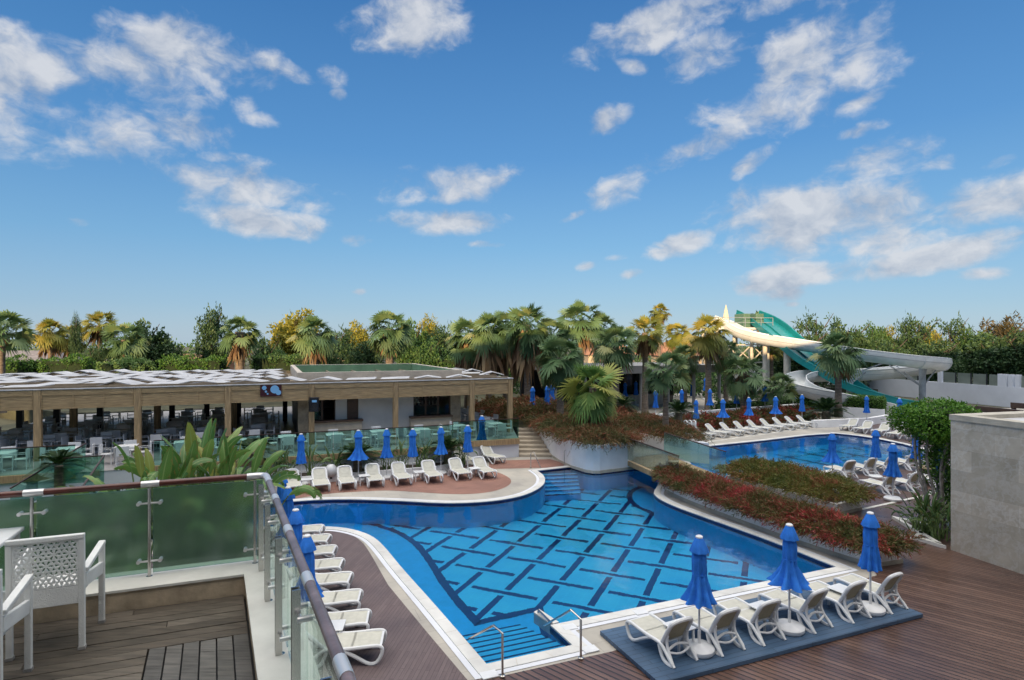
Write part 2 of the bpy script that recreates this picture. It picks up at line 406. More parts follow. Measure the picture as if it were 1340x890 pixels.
def frosted():
    m, k, out = newmat('frosted_green_glass')
    a = k.n('ShaderNodeBsdfRefraction'); a.inputs['Roughness'].default_value = .24; a.inputs['IOR'].default_value = 1.12; a.inputs[0].default_value = (.66,.80,.71,1)
    t = k.n('ShaderNodeBsdfTransparent'); t.inputs[0].default_value = (.44,.60,.54,1)
    mx0 = k.n('ShaderNodeMixShader'); mx0.inputs[0].default_value = .10
    df = k.n('ShaderNodeBsdfDiffuse'); df.inputs[0].default_value = (.40,.53,.47,1); tl = k.n('ShaderNodeBsdfTranslucent'); tl.inputs[0].default_value = (.42,.60,.47,1)
    ad = k.n('ShaderNodeMixShader'); ad.inputs[0].default_value = .6; k.link(df.outputs[0], ad.inputs[1]); k.link(tl.outputs[0], ad.inputs[2])
    m3 = k.n('ShaderNodeMixShader'); m3.inputs[0].default_value = .15; k.link(a.outputs[0], m3.inputs[1]); k.link(ad.outputs[0], m3.inputs[2])
    k.link(m3.outputs[0], mx0.inputs[1]); k.link(t.outputs[0], mx0.inputs[2])
    g = k.n('ShaderNodeBsdfGlossy'); g.inputs['Roughness'].default_value = .12
    fr = k.n('ShaderNodeFresnel'); fr.inputs[0].default_value = 1.45
    mx = k.n('ShaderNodeMixShader'); k.link(fr.outputs[0], mx.inputs[0])
    k.link(mx0.outputs[0], mx.inputs[1]); k.link(g.outputs[0], mx.inputs[2]); k.link(mx.outputs[0], out.inputs[0]); return m
M['frosted'] = frosted()
def marble():
    m, k, out = newmat('grey_marble')
    pos = k.n('ShaderNodeTexCoord').outputs['Object']          # x along the wall, z up (the box is built in its own frame)
    v = k.mapping(pos, rot=(R(90),0,0))
    b = k.n('ShaderNodeTexBrick'); sw = k.n('ShaderNodeSeparateXYZ'); k.link(pos, sw.inputs[0])
    cw = k.n('ShaderNodeCombineXYZ'); k.link(k.m('ADD', sw.outputs[0], sw.outputs[1]), cw.inputs[0]); k.link(sw.outputs[2], cw.inputs[1])
    k.link(cw.outputs[0], b.inputs['Vector']); b.offset = .5
    b.inputs['Scale'].default_value = 1; b.inputs['Brick Width'].default_value = 1.25; b.inputs['Row Height'].default_value = .62
    b.inputs['Mortar Size'].default_value = .004; b.inputs['Color1'].default_value = (.74,.74,.73,1); b.inputs['Color2'].default_value = (1,1,1,1); b.inputs['Mortar'].default_value = (.62,.62,.62,1)
    n1 = k.noise(pos, 1.1, 8, .68)
    nd = k.noise(pos, 2.4, 3, .6); warp = k.n('ShaderNodeVectorMath', operation='ADD'); k.link(pos, warp.inputs[0])
    cx = k.n('ShaderNodeCombineXYZ'); [k.link(k.m('MULTIPLY', nd, .7), cx.inputs[i]) for i in range(3)]; k.link(cx.outputs[0], warp.inputs[1])
    n2 = k.noise(warp.outputs[0], 2.6, 5, .6)
    vein = k.m('SUBTRACT', 1.0, k.m('MULTIPLY', k.m('ABSOLUTE', k.m('SUBTRACT', n2, .5)), 16), clamp=True)
    base = k.ramp(n1, [(.28,(.42,.375,.30)),(.5,(.56,.505,.415)),(.75,(.69,.63,.52))])
    c = k.mix(k.m('MULTIPLY', vein, .55), base, (.70,.68,.63))
    c = k.mix(1.0, c, b.outputs[0], 'MULTIPLY')
    pr(k, out, c, .42, 0, .4, k.bump(b.outputs[1], -.15, .004)); return m
M['marble'] = marble()
def deckwood(c1=(.075,.062,.048), c2=(.12,.102,.082), c3=(.175,.152,.125)):
    m, k, out = newmat('weathered_boards')
    g = k.n('ShaderNodeNewGeometry'); tc = k.n('ShaderNodeTexCoord').outputs['Object']
    r = g.outputs['Random Per Island']
    off = k.n('ShaderNodeCombineXYZ'); k.link(k.m('MULTIPLY', r, 37.0), off.inputs[2])
    va = k.n('ShaderNodeVectorMath', operation='ADD'); k.link(tc, va.inputs[0]); k.link(off.outputs[0], va.inputs[1])
    v = k.mapping(va.outputs[0], scale=(1.2, 16, 16)); n1 = k.noise(v, 2.4, 6, .65)
    n3 = k.noise(va.outputs[0], 1.4, 4, .6)
    base = k.ramp(r, [(0,c1),(.5,c2),(1,c3)])
    c = k.mix(1.0, base, k.ramp(n1, [(.25,(.30,.28,.26)),(.5,(.9,.9,.9)),(.75,(1.35,1.3,1.25))]), 'MULTIPLY')
    c = k.mix(.85, c, k.ramp(n3, [(.3,(.58,.58,.56)),(.65,(1.1,1.1,1.1))]), 'MULTIPLY')
    pr(k, out, c, k.m('MULTIPLY_ADD', n1, .3, .5), 0, .35, k.bump(n1, .45, .006)); return m
M['deckwood'] = deckwood()

# ---------------------------------------------------------------- pools
def px_poly(pts, z=0.0): return [G(x, y, z) for x, y in pts]
pool1 = ccw(px_poly(
    [(636.6,870.6),(749,845.7),(720.4,819.6),(1094.5,743)]
    + smooth_path([(1094.5,743),(1010,709),(960,691),(892,667),(866,656),(855.5,648),(856,643),(861,636),(866,627),(862,618),(850,614.5),(829,613.5)],2)[1:-1]
    + smooth_path([(829,613.5),(800,616.5),(782,619),(766,618),(755,613.5),(747,611.5)],1)
    + [(703,616.5)]
    + smooth_path([(703,616.5),(711,622),(714,628),(711,636),(696,645),(678,651),(649,656),(615,658.7),(578.5,659.3),(522,656),(465,654),(422,654.3),(380,657),(330,663)],2)[1:]
    + [(312,676)]
    + smooth_path([(335,690),(397,690.3),(437,689.8),(465,694),(488,702.5),(503,716),(526.5,745.4),(567,790),(636.6,870.6)],2)[:-1]))
# drop doubled points
pool1 = [p for i, p in enumerate(pool1) if (Vector(p)-Vector(pool1[i-1])).length > .04]
pool2 = ccw(px_poly([(893,589),(930,584),(1000,576.7),(1056,570),(1094,567.5),(1122,570.5),(1146,574),(1180,581),(1216,590.5),(1206,599.5),(1157,606),(1110,611.5),(1067,618),(1000,627),(930,634),(908,614)]))

WL = -.055
def basin(tagname, outline, depth):
    m = MB(); n = len(outline)
    m.add([(p[0],p[1],0) for p in outline]+[(p[0],p[1],-depth-.02) for p in outline], [((i+1)%n, i, n+i, n+(i+1)%n) for i in range(n)])
    structure(m.build('pool_wall', M['walltile']))
    w = MB(); o2 = offset(outline, -.012)
    w.add([(p[0],p[1],.0) for p in o2]+[(p[0],p[1],-.16) for p in o2], [((i+1)%n, i, n+i, n+(i+1)%n) for i in range(n)])
    structure(w.build('pool_waterline_tiles', M['navy']))
ZF = -1.2
basin('main', pool1, 1.2); basin('lap', pool2, 1.2)
inner = px_poly([(621,826)] + smooth_path([(621,826),(580,780),(549,727),(523,708),(499,698.5),(470,692.5),(397,691.5),(350,692.5)],2)[1:]
    + smooth_path([(350,683),(397,676),(422,673.7),(474,673.7),(522,678),(562,680),(607,680),(649,676.6),(692,669.5),(720,661),(734.5,652.5),(740,645),(741.5,639.5)],2)
    + smooth_path([(741.5,639.5),(782,635),(824,631),(843.6,636.6),(857,642.5)],1)[1:]
    + smooth_path([(857,642.5),(836,647),(826.5,655),(829,665),(841.6,673.5),(874,685),(932.5,713),(997,738),(1030,752)],2)[1:]
    , ZF)
e0, e1 = Vector(G(720.4,819.6)), Vector(G(1094.5,743)); en = Vector((-(e1-e0).y,(e1-e0).x)).normalized()*.12
inner += [tuple(e1+en-(e1-e0)*.03), tuple(e0+en+(e1-e0)*.01), G(700,807.8,ZF)]
inner = ccw(inner); inner = [p for i, p in enumerate(inner) if (Vector(p)-Vector(inner[i-1])).length > .03]
sheet('pool_floor', inner, [], ZF, M['mosaic'])
sheet('pool_floor_border', pool1, [inner], ZF, M['tileblue'])
bm = MB(); n = len(inner)
o2 = offset(inner, .0); i2 = offset(inner, -.26)
bm.add([(p[0],p[1],ZF+.006) for p in o2]+[(p[0],p[1],ZF+.006) for p in i2], [(i,(i+1)%n,n+(i+1)%n,n+i) for i in range(n)])
structure(bm.build('pool_floor_band', M['navy']))
sheet('pool_water', offset(pool1, -.001), [], WL, M['water'])
# steps at the near corner
def steps(pa, pb, d, n, tread, z0, drop):
    """treads going down from the edge pa-pb in direction d, each with a dark nosing"""
    a, b, d = Vector(pa), Vector(pb), Vector(d).normalized(); s = MB(); q = MB()
    for i in range(n):
        z = z0 - drop*i
        p = [a+d*(tread*i), b+d*(tread*i), b+d*(tread*(i+1)), a+d*(tread*(i+1))]
        s.prism([tuple(x) for x in p], ZF, z)
        e = [p[3]-d*.05, p[2]-d*.05, p[2]+d*.003, p[3]+d*.003]
        q.prism([tuple(x) for x in e], z-.035, z+.004)
    structure(s.build('pool_steps', M['walltile'])); structure(q.build('step_nosing', M['navy']))
A1, A2 = G(637.5,869.8), G(748.2,845.3)
steps(A1, A2, (-SA*1.0-.16, CA), 7, .30, -.10, .06)
B1, B2 = G(704,617), G(755,615)
steps(B2, B1, (-.03,-1), 6, .36, -.18, .13)
led = MB(); led.prism([G(698.5,802.8,-.07),G(705.5,798.8,-.07),G(731.5,816,-.07),G(721,818.8,-.07)], -.32, -.035)
structure(led.build('pool_step_wall', M['coping']))
rl = MB(); p, q = G(704.5,800,0), G(722,817.5,0); rl.tube([(p[0],p[1],-.02),(p[0],p[1],.03),(q[0],q[1],.03),(q[0],q[1],-.02)], .025, 8)
tag(rl.build('grab_bar', M['chrome'], smooth=True), 'short steel bar lying on the step wall in the pool', 'grab bar')
# second pool: plain floor with dark lanes
sheet('pool_floor', pool2, [], ZF, M['tileblue'])
lane = MB()
fa, fb = Vector(G(903,588)), Vector(G(1094,567.5)); fd = (fb-fa).normalized(); fn = Vector((fd.y,-fd.x))
for k_ in range(1, 9):
    c = fa + fd*(k_*2.1+.2); e = c + fn*11
    p1, p2 = c+fn*.8, e
    lane.prism([tuple(p1-fd*.13), tuple(p1+fd*.13), tuple(p2+fd*.13), tuple(p2-fd*.13)], ZF, ZF+.008)
for k_ in range(1, 7):
    c = fa + fn*(k_*1.7) ; e = c + fd*18
    lane.prism([tuple(c-fn*.05), tuple(c+fn*.05), tuple(e+fn*.05), tuple(e-fn*.05)], ZF, ZF+.012)
structure(lane.build('pool_lanes', M['navy']))
sheet('pool_water', offset(pool2, -.001), [], WL, M['water'])
# ---------------------------------------------------------------- ground
big = [(-700,-200),(700,-200),(700,1500),(-700,1500)]
hole = [(-30,3),(17,3),(50,30),(50,58),(5,58),(-30,36)]
sheet('ground', big, [hole], -.12, M['ground'])
sheet('lawn', [(-30.2,2.8),(-8,2.8),(-8,9),(-13.5,19),(-11,25),(-4,31),(6,40),(5,58.2),(-30.2,36.2)], [], -.11, M['lawn'])
deck_outer = [(-12.5,5),(17,3.2),(50,30),(50,57.8),(6,57.8),(6,40),(-4,33.5),(-14,26.5),(-14.5,19)]
sheet('pool_deck', deck_outer, [pool1, pool2], 0.0, M['deckstone'])
def ring(name, poly, w, z0, z1, m):
    o1 = offset(poly, w); n = len(poly); q = MB()
    q.add([(*p,z1) for p in poly]+[(*p,z1) for p in o1]+[(*p,z0) for p in o1]+[(*p,z0-.05) for p in poly],
          [((i+1)%n,i,n+i,n+(i+1)%n) for i in range(n)]+[((i+1)%n+n,n+i,2*n+i,2*n+(i+1)%n) for i in range(n)]+[(i,(i+1)%n,3*n+(i+1)%n,3*n+i) for i in range(n)])
    return structure(q.build(name, m))
ring('coping', pool1, .27, -.01, .03, M['coping']); ring('coping', pool2, .35, -.01, .03, M['coping'])
grt = MB(); o1 = offset(pool1, .272); o2 = offset(pool1, .40); n = len(o1)
grt.add([(*p,.012) for p in o1]+[(*p,.012) for p in o2], [((i+1)%n,i,n+i,n+(i+1)%n) for i in range(n)])
structure(grt.build('pool_gutter', M['wallwhite']))
# left composite deck, front and right timber deck, red pavers
outl = [G(x,y) for x,y in [(340,697),(397,696.2),(437,695.5)]+smooth_path([(437,695.5),(456,697.5),(470,706),(480,716),(508,766)],2)[1:]+[(560,829),(612,890.5)]]
sheet('composite_deck', outl+[G(650,985),(-1.0,5.3),(-9.2,5.3),(-11.5,17)], [], .006, M['deckleft'])
frontd = [G(612.4,890.7),G(640.7,888.4),G(800,853),G(1147.6,753),G(1141.5,743.5),G(1180,737.5)]
sheet('timber_deck', [G(650.3,985)]+frontd+[G(1150,706),G(1000,655),G(940,633),G(952,626),G(1010,634),G(1068,625),(G(1157,612)),G(1212,605.5),G(1222,593.5),G(1172,577),G(1128,567.5),G(1100,562),G(1150,553.5),(46,45),(46,30),(16,3.6),(-.9,5.3)], [], .006, M['deckright'])
pv = smooth_path([(385,653),(431,645.5),(470,643.5),(507,641.5),(550,644.5),(600,647.5),(640,645),(664,637.5),(671,629),(660,621),(640,615)],2)
sheet('paver_terrace', ccw([G(x,y) for x,y in pv]+[G(640,603),G(720,601),G(757,612),G(700,612.5),G(640,614)]+[G(640,600.5),G(560,612),G(380,640)][:0]+[(-2.0,30.5),(-9.5,27.3),(-10.3,26.2)]), [], .006, M['paver'])
trim = MB()
for a, b in (((1097,673.5),(1236,643)),((1166,697),(1197,706)),((905,581.5),(1060,560))):
    p, q = Vector(G(*a)), Vector(G(*b)); d = (q-p).normalized(); nn = Vector((-d.y,d.x))*.07
    trim.prism([tuple(p-nn),tuple(q-nn),tuple(q+nn),tuple(p+nn)], 0, .014)
structure(trim.build('deck_trim', M['curbtop']))
jt = MB()
for poly, w_ in ((pool1,.27),(pool2,.35)):
    o_in, o_out = offset(poly, .02), offset(poly, w_); n = len(poly); acc_ = 0.0; step = .62
    for i in range(n):
        a, b = Vector(poly[i]), Vector(poly[(i+1)%n]); L = (b-a).length; d = (b-a)/max(L,1e-6)
        s_ = step-acc_ if acc_ else step
        while s_ < L:
            f = s_/L; p = Vector(o_in[i]).lerp(Vector(o_in[(i+1)%n]), f); q = Vector(o_out[i]).lerp(Vector(o_out[(i+1)%n]), f); e = d*.005
            jt.add([(p.x-e.x,p.y-e.y,.0312),(p.x+e.x,p.y+e.y,.0312),(q.x+e.x,q.y+e.y,.0312),(q.x-e.x,q.y-e.y,.0312)], [(0,1,2,3)]); s_ += step
        acc_ = L-(s_-step)
structure(jt.build('coping_joints', M['stone']))
# white access hatches in the coping
for a in ((640,884.5),(772,851),(745,822),(838,802)):
    h = MB(); p = Vector(G(*a)); d = Vector((CA,SA)); e = Vector((-SA,CA))
    h.prism([tuple(p-d*.16-e*.12),tuple(p+d*.16-e*.12),tuple(p+d*.16+e*.12),tuple(p-d*.16+e*.12)], .012, .034)
    structure(h.build('coping_hatch', M['white'], bevel=.004))
# upper ground: terrace under the restaurant, garden behind, upper lounger terrace
E1, E2, E3 = (.38,32.8), (-3.2,31.45), (-3.05,30.45)
tl = (E3[0]-CA*24, E3[1]-SA*24)
terr = [E1, (.05,37.2), (-7.2,55), (-34,44), (tl[0]-SA*4, tl[1]+CA*4), tl, E3, E2]
tb = MB(); tb.prism(terr, -.2, .97); structure(tb.build('terrace', M['wallwhite']))
sheet('terrace_floor', [tuple(Vector(p)*.999) for p in terr], [], .975, M['terracefloor'])
gb = MB(); gb.prism([(.4,37.2),(1.2,37.2),(6.0,37.3),(8.6,40.5),(9.3,46),(12,62),(10,75),(-60,75),(-60,60),(-34,45),(-8,54)], -.2, .99)
structure(gb.build('garden_ground', M['earth']))
ul = [DX(845,44.2),44.2],[DX(905,46.3),46.3],[DX(1000,50.2),50.2],[DX(1050,52.6),52.6]
ug = MB(); ug.prism([tuple(ul[0]),tuple(ul[1]),tuple(ul[2]),tuple(ul[3]),(27,54),(27,70),(11,70),(9.4,46)], -.2, .40)
structure(ug.build('upper_terrace', M['deckstone']))
hl = MB(); hl.prism([(-90,62),(-20,72),(30,78),(120,60),(160,120),(60,160),(-60,160),(-140,110)], -.3, [.8,.8,.6,.2,.2,.5,.8,.8])
structure(hl.build('terrain', M['earth']))
# stairs up to the garden
st = MB()
for i in range(7):
    y0 = 32.75+.62*i; z = (i+1)*.142; k_ = i/7
    st.prism([(.40-.05*k_,y0),(2.2-.75*k_,y0-.05),(2.2-.75*k_-.1,37.3),(.36,37.3)], z-.142 if i else -.05, z)
structure(st.build('stairs', M['stairs']))
pt = MB(); pt.prism([(5.75,30.1),(8.15,31.5),(7.7,34),(6.0,37.2),(4.8,37.2),(6.2,33)], -.1, .44); structure(pt.build('garden_path', M['deckstone']))
# ---------------------------------------------------------------- foliage tools
def rng(seed): return np.random.default_rng(seed)
def unit(a): return a/np.maximum(1e-9, np.linalg.norm(a, axis=1, keepdims=True))
def leaves(P, Dr, Nn, L, W):
    Dr = unit(Dr); S = unit(np.cross(Dr, Nn))
    L = np.broadcast_to(np.asarray(L, float).reshape(-1,1), (len(P),1)); W = np.broadcast_to(np.asarray(W, float).reshape(-1,1), (len(P),1))
    V = np.stack([P, P+Dr*L*.45+S*W*.5, P+Dr*L, P+Dr*L*.45-S*W*.5], 1).reshape(-1,3)
    return V, np.arange(len(P)*4).reshape(-1,4)
def join(parts):
    Vs = []; Qs = []; n = 0
    for V, Q in parts: Vs.append(V); Qs.append(Q+n); n += len(V)
    return np.concatenate(Vs), np.concatenate(Qs)
def sprays(roots, dirs, L, droop, nleaf, ll, lw, g, spread=.8):
    n = len(roots); t = (np.arange(nleaf)+.6)/nleaf
    T = np.repeat(t[None,:], n, 0).ravel(); I = np.repeat(np.arange(n), nleaf)
    d = unit(dirs)[I]; LL = L[I][:,None]; T1 = T[:,None]
    P = roots[I]+d*LL*T1; P[:,2] -= (droop*LL[:,0]*T**2)
    tan = d.copy(); tan[:,2] -= 2*droop*T
    Dr = unit(tan)+g.normal(0, spread*.6, (n*nleaf,3))
    return leaves(P, Dr, g.normal(0,1,(n*nleaf,3)), ll*g.uniform(.6,1.3,n*nleaf), lw*g.uniform(.7,1.3,n*nleaf))
def pts_in(poly, n, g):
    a = np.array(poly); lo, hi = a.min(0), a.max(0); out = []
    while len(out) < n:
        p = g.uniform(lo, hi)
        if inside(p, poly): out.append(p)
    return np.array(out)
def shrub_bed(name, poly, z, h, nspray, m, seed, label, cat='hedge', over=.25, ll=.17, lw=.032, L=.5, droop=.55, group=None, nleaf=13):
    g = rng(seed); poly = ccw([tuple(p[:2]) for p in poly]); big_ = offset(poly, over*.5); P = pts_in(big_, nspray, g)
    c = np.array(poly).mean(0); e = len(poly)
    A = np.array(poly); B = np.roll(A, -1, 0)
    # outward direction and distance to the nearest edge
    dmin = np.full(len(P), 1e9); nout = np.zeros((len(P),2))
    for a, b in zip(A, B):
        ab = b-a; t = np.clip(((P-a)@ab)/max(1e-9, ab@ab), 0, 1); q = a+t[:,None]*ab; d = np.linalg.norm(P-q, axis=1)
        nn = np.array([ab[1],-ab[0]])/np.linalg.norm(ab); s = d < dmin
        dmin[s] = d[s]; nout[s] = nn
    prof = np.clip(dmin/.45, 0, 1)**.5
    lump = .78+.22*np.sin(P[:,0]*2.3+seed)*np.cos(P[:,1]*1.9+seed*2)+g.normal(0,.07,len(P))
    Z = z+h*(.22+.60*prof*lump)*g.uniform(.45,1.0,len(P))
    edge = (1-np.clip(dmin/.6,0,1))[:,None]
    dirs = np.concatenate([nout*edge*1.1+g.normal(0,.45,(len(P),2)), (.95-.45*edge)+g.normal(0,.25,(len(P),1))], 1)
    V, Q = sprays(np.concatenate([P, Z[:,None]],1), dirs, L*g.uniform(.6,1.25,len(P)), droop, nleaf, ll, lw, g)
    o = build_np(name, V, Q, m); return tag(o, label, cat, group)
def clipped(name, poly, z0, z1, m, seed, label, cat='hedge', dens=900, size=.075, group=None, bump_=.08):
    g = rng(seed); poly = ccw([tuple(p[:2]) for p in poly]); parts = []
    A = np.array(poly)
    def noise(P): return bump_*(np.sin(P[:,0]*3.1+seed)+np.sin(P[:,1]*2.7+seed*1.7)+np.sin(P[:,2]*4+P[:,0]*1.3))/2
    for a, b in zip(A, np.roll(A,-1,0)):
        ab = b-a; l = np.linalg.norm(ab); n = int(l*(z1-z0)*dens)
        if n < 1: continue
        t = g.random(n); P = np.c_[a+t[:,None]*ab, g.uniform(z0, z1, n)]; nn = np.array([ab[1],-ab[0],0])/l
        P = P+nn*(noise(P)+g.normal(0,.035,n))[:,None]; parts.append((P, np.tile(nn,(n,1))))
    area = abs(sum(A[i-1][0]*A[i][1]-A[i][0]*A[i-1][1] for i in range(len(A))))/2; n = int(area*dens)
    q = pts_in(poly, n, g); P = np.c_[q, np.full(n, z1)]; P[:,2] += noise(P)+g.normal(0,.04,n); parts.append((P, np.tile([0,0,1.],(n,1))))
    P = np.concatenate([p for p,_ in parts]); Nn = np.concatenate([q for _,q in parts])
    Dr = Nn*.35+g.normal(0,.8,P.shape)
    V, Q = leaves(P, Dr, Nn+g.normal(0,.5,P.shape), size*g.uniform(.7,1.4,len(P)), size*.6)
    o = build_np(name, V, Q, m); tag(o, label, cat, group)
    c = MB(); c.prism(offset(poly, -.09), z0, z1-.08); c.build('twigs', M['darkcore'], o); return o  # solid dark block, no real twigs; shade inside the hedge put into colour
M['darkcore'] = mat('dark_hedge_core', (.02,.035,.012), .95, .3, 4)

# palm crown --------------------------------------------------------------
def palm_mesh(seed, nl, lo=-42, hi=80, seg=20, blade=.48, pet=.54, droop=.42, w=.086, bend=40):
    g = rng(seed); V = []; T = []
    for k in range(nl):
        u = (k+.5)/nl; ele = hi+(lo-hi)*u**.9+g.normal(0,6); el = R(ele); az = k*2.39996+g.normal(0,.22)
        def fr(e): return np.array([math.cos(e)*math.cos(az), math.cos(e)*math.sin(az), math.sin(e)])
        p = fr(el); s = np.array([-math.sin(az), math.cos(az), 0]); pl = pet*g.uniform(.7,1.12)*(.78+.22*min(1,u*3))
        hub = p*pl; hub[2] -= .16*pl*u
        i0 = len(V); sw = s*.011; mid = p*pl*.55; mid[2] -= .03*pl*u
        V += [-sw, sw, mid+sw, mid-sw, hub+sw*.7, hub-sw*.7]; T += [(i0,i0+1,i0+2),(i0,i0+2,i0+3),(i0+3,i0+2,i0+4),(i0+3,i0+4,i0+5)]
        eb = el-R(8+bend*u+g.normal(0,9)); pb = fr(eb); roll = g.normal(0,.42); n0 = np.cross(pb, s); sb = s*math.cos(roll)+n0*math.sin(roll); nn = np.cross(pb, sb)
        if nn[2] < 0: nn = -nn
        rl = blade*g.uniform(.82,1.14)*(.85+.15*min(1,u*4)); h0 = len(V); V.append(hub); V.append(hub+nn*.001)
        dr = droop*(.35+1.0*u)*g.uniform(.6,1.4); span = 112 if u > .12 else 70
        for j in range(seg):
            ph = R(-span+2*span*(j+.5)/seg)+g.normal(0,.025)
            d = pb*math.cos(ph)+sb*math.sin(ph)+nn*(.10*abs(math.sin(ph))+(.05 if j % 2 else -.05)); d = d/np.linalg.norm(d); q = np.cross(d, nn); q = q/np.linalg.norm(q)
            r = rl*(.78+.22*math.cos(ph*.7))*g.uniform(.93,1.07)
            m_ = hub+d*r*.52; m_[2] -= dr*.08*r; t_ = hub+d*r; t_[2] -= dr*(.35+.5*g.random())*r
            i = len(V); V += [m_-q*w*r, m_+q*w*r, t_+q*.006, t_-q*.006]
            T += [(h0,i,i+1),(i,i+3,i+2),(i,i+2,i+1)]
    return np.array(V), np.array(T)
def skirt_mesh(seed, n=90, length=.9):
    g = rng(seed); a = g.uniform(0,6.283,n); r = g.uniform(.10,.25,n); z0 = g.uniform(-.42,-.02,n)
    P = np.c_[r*np.cos(a), r*np.sin(a), z0]; Dr = np.c_[np.cos(a)*.30, np.sin(a)*.30, -np.ones(n)]+g.normal(0,.14,(n,3))
    return leaves(P, Dr, np.c_[np.cos(a),np.sin(a),np.zeros(n)]+g.normal(0,.4,(n,3)), length*g.uniform(.35,1,n), .11*g.uniform(.6,1.4,n))
PALM = {}
def palm(name, label, px, py, Y, rpx, zb, kind='fan', variant=0, skirt=1.0, lean=0.0, group='fan palms', nl=None, r0=None):
    x, y, z = D(px, py, Y); rad = rpx/F*Y
    t = thing(name, label, 'palm tree', (x+lean, y, zb), 0, group)
    key = (kind, variant)
    if key not in PALM:
        par = [dict(nl=40, blade=.41, pet=.58, droop=.55), dict(nl=34, lo=-32, droop=.45, bend=32, blade=.42, pet=.6), dict(nl=48, droop=.6, lo=-60, bend=50, blade=.40, pet=.56), dict(nl=26, droop=.42, lo=-52, seg=30, blade=.54, pet=.48, w=.062, bend=50)][variant]
        V, T = palm_mesh(11+variant*7, **par); PALM[key] = build_np('crown', V, T, M[kind], t, True); c = PALM[key]
    else: c = PALM[key].copy(); link(c, t)
    c.location = (-lean, 0, z-zb); c.scale = (rad,)*3; c.rotation_euler = (0,0,rnd.random()*6.28)
    if skirt > 0:
        if ('sk',variant%2) not in PALM:
            V, Q = skirt_mesh(5+variant%2); PALM[('sk',variant%2)] = build_np('dead_frond_skirt', V, Q, M['skirt'], t); s = PALM[('sk',variant%2)]
        else: s = PALM[('sk',variant%2)].copy(); link(s, t)
        s.location = (-lean,0,z-zb); s.scale = (rad*.95*skirt**.5, rad*.95*skirt**.5, rad*skirt); s.rotation_euler = (0,0,rnd.random()*6.28)
    tr = MB(); hh = z-zb+.1; b = r0 or max(.13, rad*.11)
    path = [(-lean*(i/6)**1.6, 0, hh*i/6) for i in range(7)]
    tr.tube(path, [b*1.35, b*1.1, b, b*.95, b*.92, b*.95, b*1.05], 10)
    tr.build('trunk', M['trunk'], t, smooth=True)
    return t

# broadleaf tree ----------------------------------------------------------
TREE = {}
def crown_mesh(seed, ncl, per, size, aspect, rz=1.0, cl=.27, squash=.8, top=0):
    g = rng(seed); d = unit(g.normal(0,1,(ncl,3))); r = g.uniform(.25,1,ncl)**.6
    C = d*r[:,None]*g.uniform(.72,1.05,(ncl,1)); C[:,2] *= rz
    if top: C[:,:2] *= (1-top*(C[:,2:3]/rz*.5+.5))
    k = g.integers(per//2, per+per//2, ncl); I = np.repeat(np.arange(ncl), k); n = len(I)
    off = unit(g.normal(0,1,(n,3)))*(g.random((n,1))**.5)*cl*g.uniform(.6,1.25,(ncl,1))[I]; off[:,2] *= squash
    P = C[I]+off
    Dr = unit(off)*.7+g.normal(0,.7,(n,3))
    return leaves(P, Dr, g.normal(0,1,(n,3))+np.array([0,0,.6]), size*g.uniform(.6,1.4,n), size*aspect)
def tree(name, label, x, y, zb, zt, rx, m, var=0, group=None, cat='tree', trunk=True, crown_lo=.25, tm='bark'):
    t = thing(name, label, cat, (x, y, zb), 0, group); h = zt-zb; cz = h*(crown_lo+1)/2; rz = h*(1-crown_lo)/2
    key = (var, m)
    if key not in TREE:
        par = [dict(ncl=95, per=62, size=.115, aspect=.62), dict(ncl=70, per=70, size=.15, aspect=.30, cl=.30, rz=1), dict(ncl=120, per=58, size=.095, aspect=.6, cl=.22), dict(ncl=64, per=70, size=.14, aspect=.22, cl=.30, top=.5), dict(ncl=45, per=55, size=.13,aspect=.4,cl=.24)][var]
        V, Q = crown_mesh(31+var*5, **par); c = build_np('crown', V, Q, M[m], t); TREE[key] = c
    else: c = TREE[key].copy(); link(c, t)
    c.location = (0,0,cz); c.scale = (rx*.95, rx*.95, rz); c.rotation_euler = (0,0,rnd.random()*6.28)
    if trunk:
        tr = MB(); b = max(.10, rx*.07)
        tr.tube([(0,0,-.1),(.05*rx,0,h*.25),(-.03*rx,.04*rx,h*.55),(0,0,h*.85)], [b*1.3,b,b*.7,b*.25], 8)
        for k in range(6):
            a = k*1.05+rnd.random(); z0 = h*(.3+.07*k); r1 = rx*.7
            tr.tube([(0,0,z0),(math.cos(a)*r1*.5,math.sin(a)*r1*.5,z0+rz*.25),(math.cos(a)*r1,math.sin(a)*r1,z0+rz*.6)], [b*.5,b*.35,b*.12], 6)
        tr.build('trunk', M[tm], t, smooth=True)
    return t
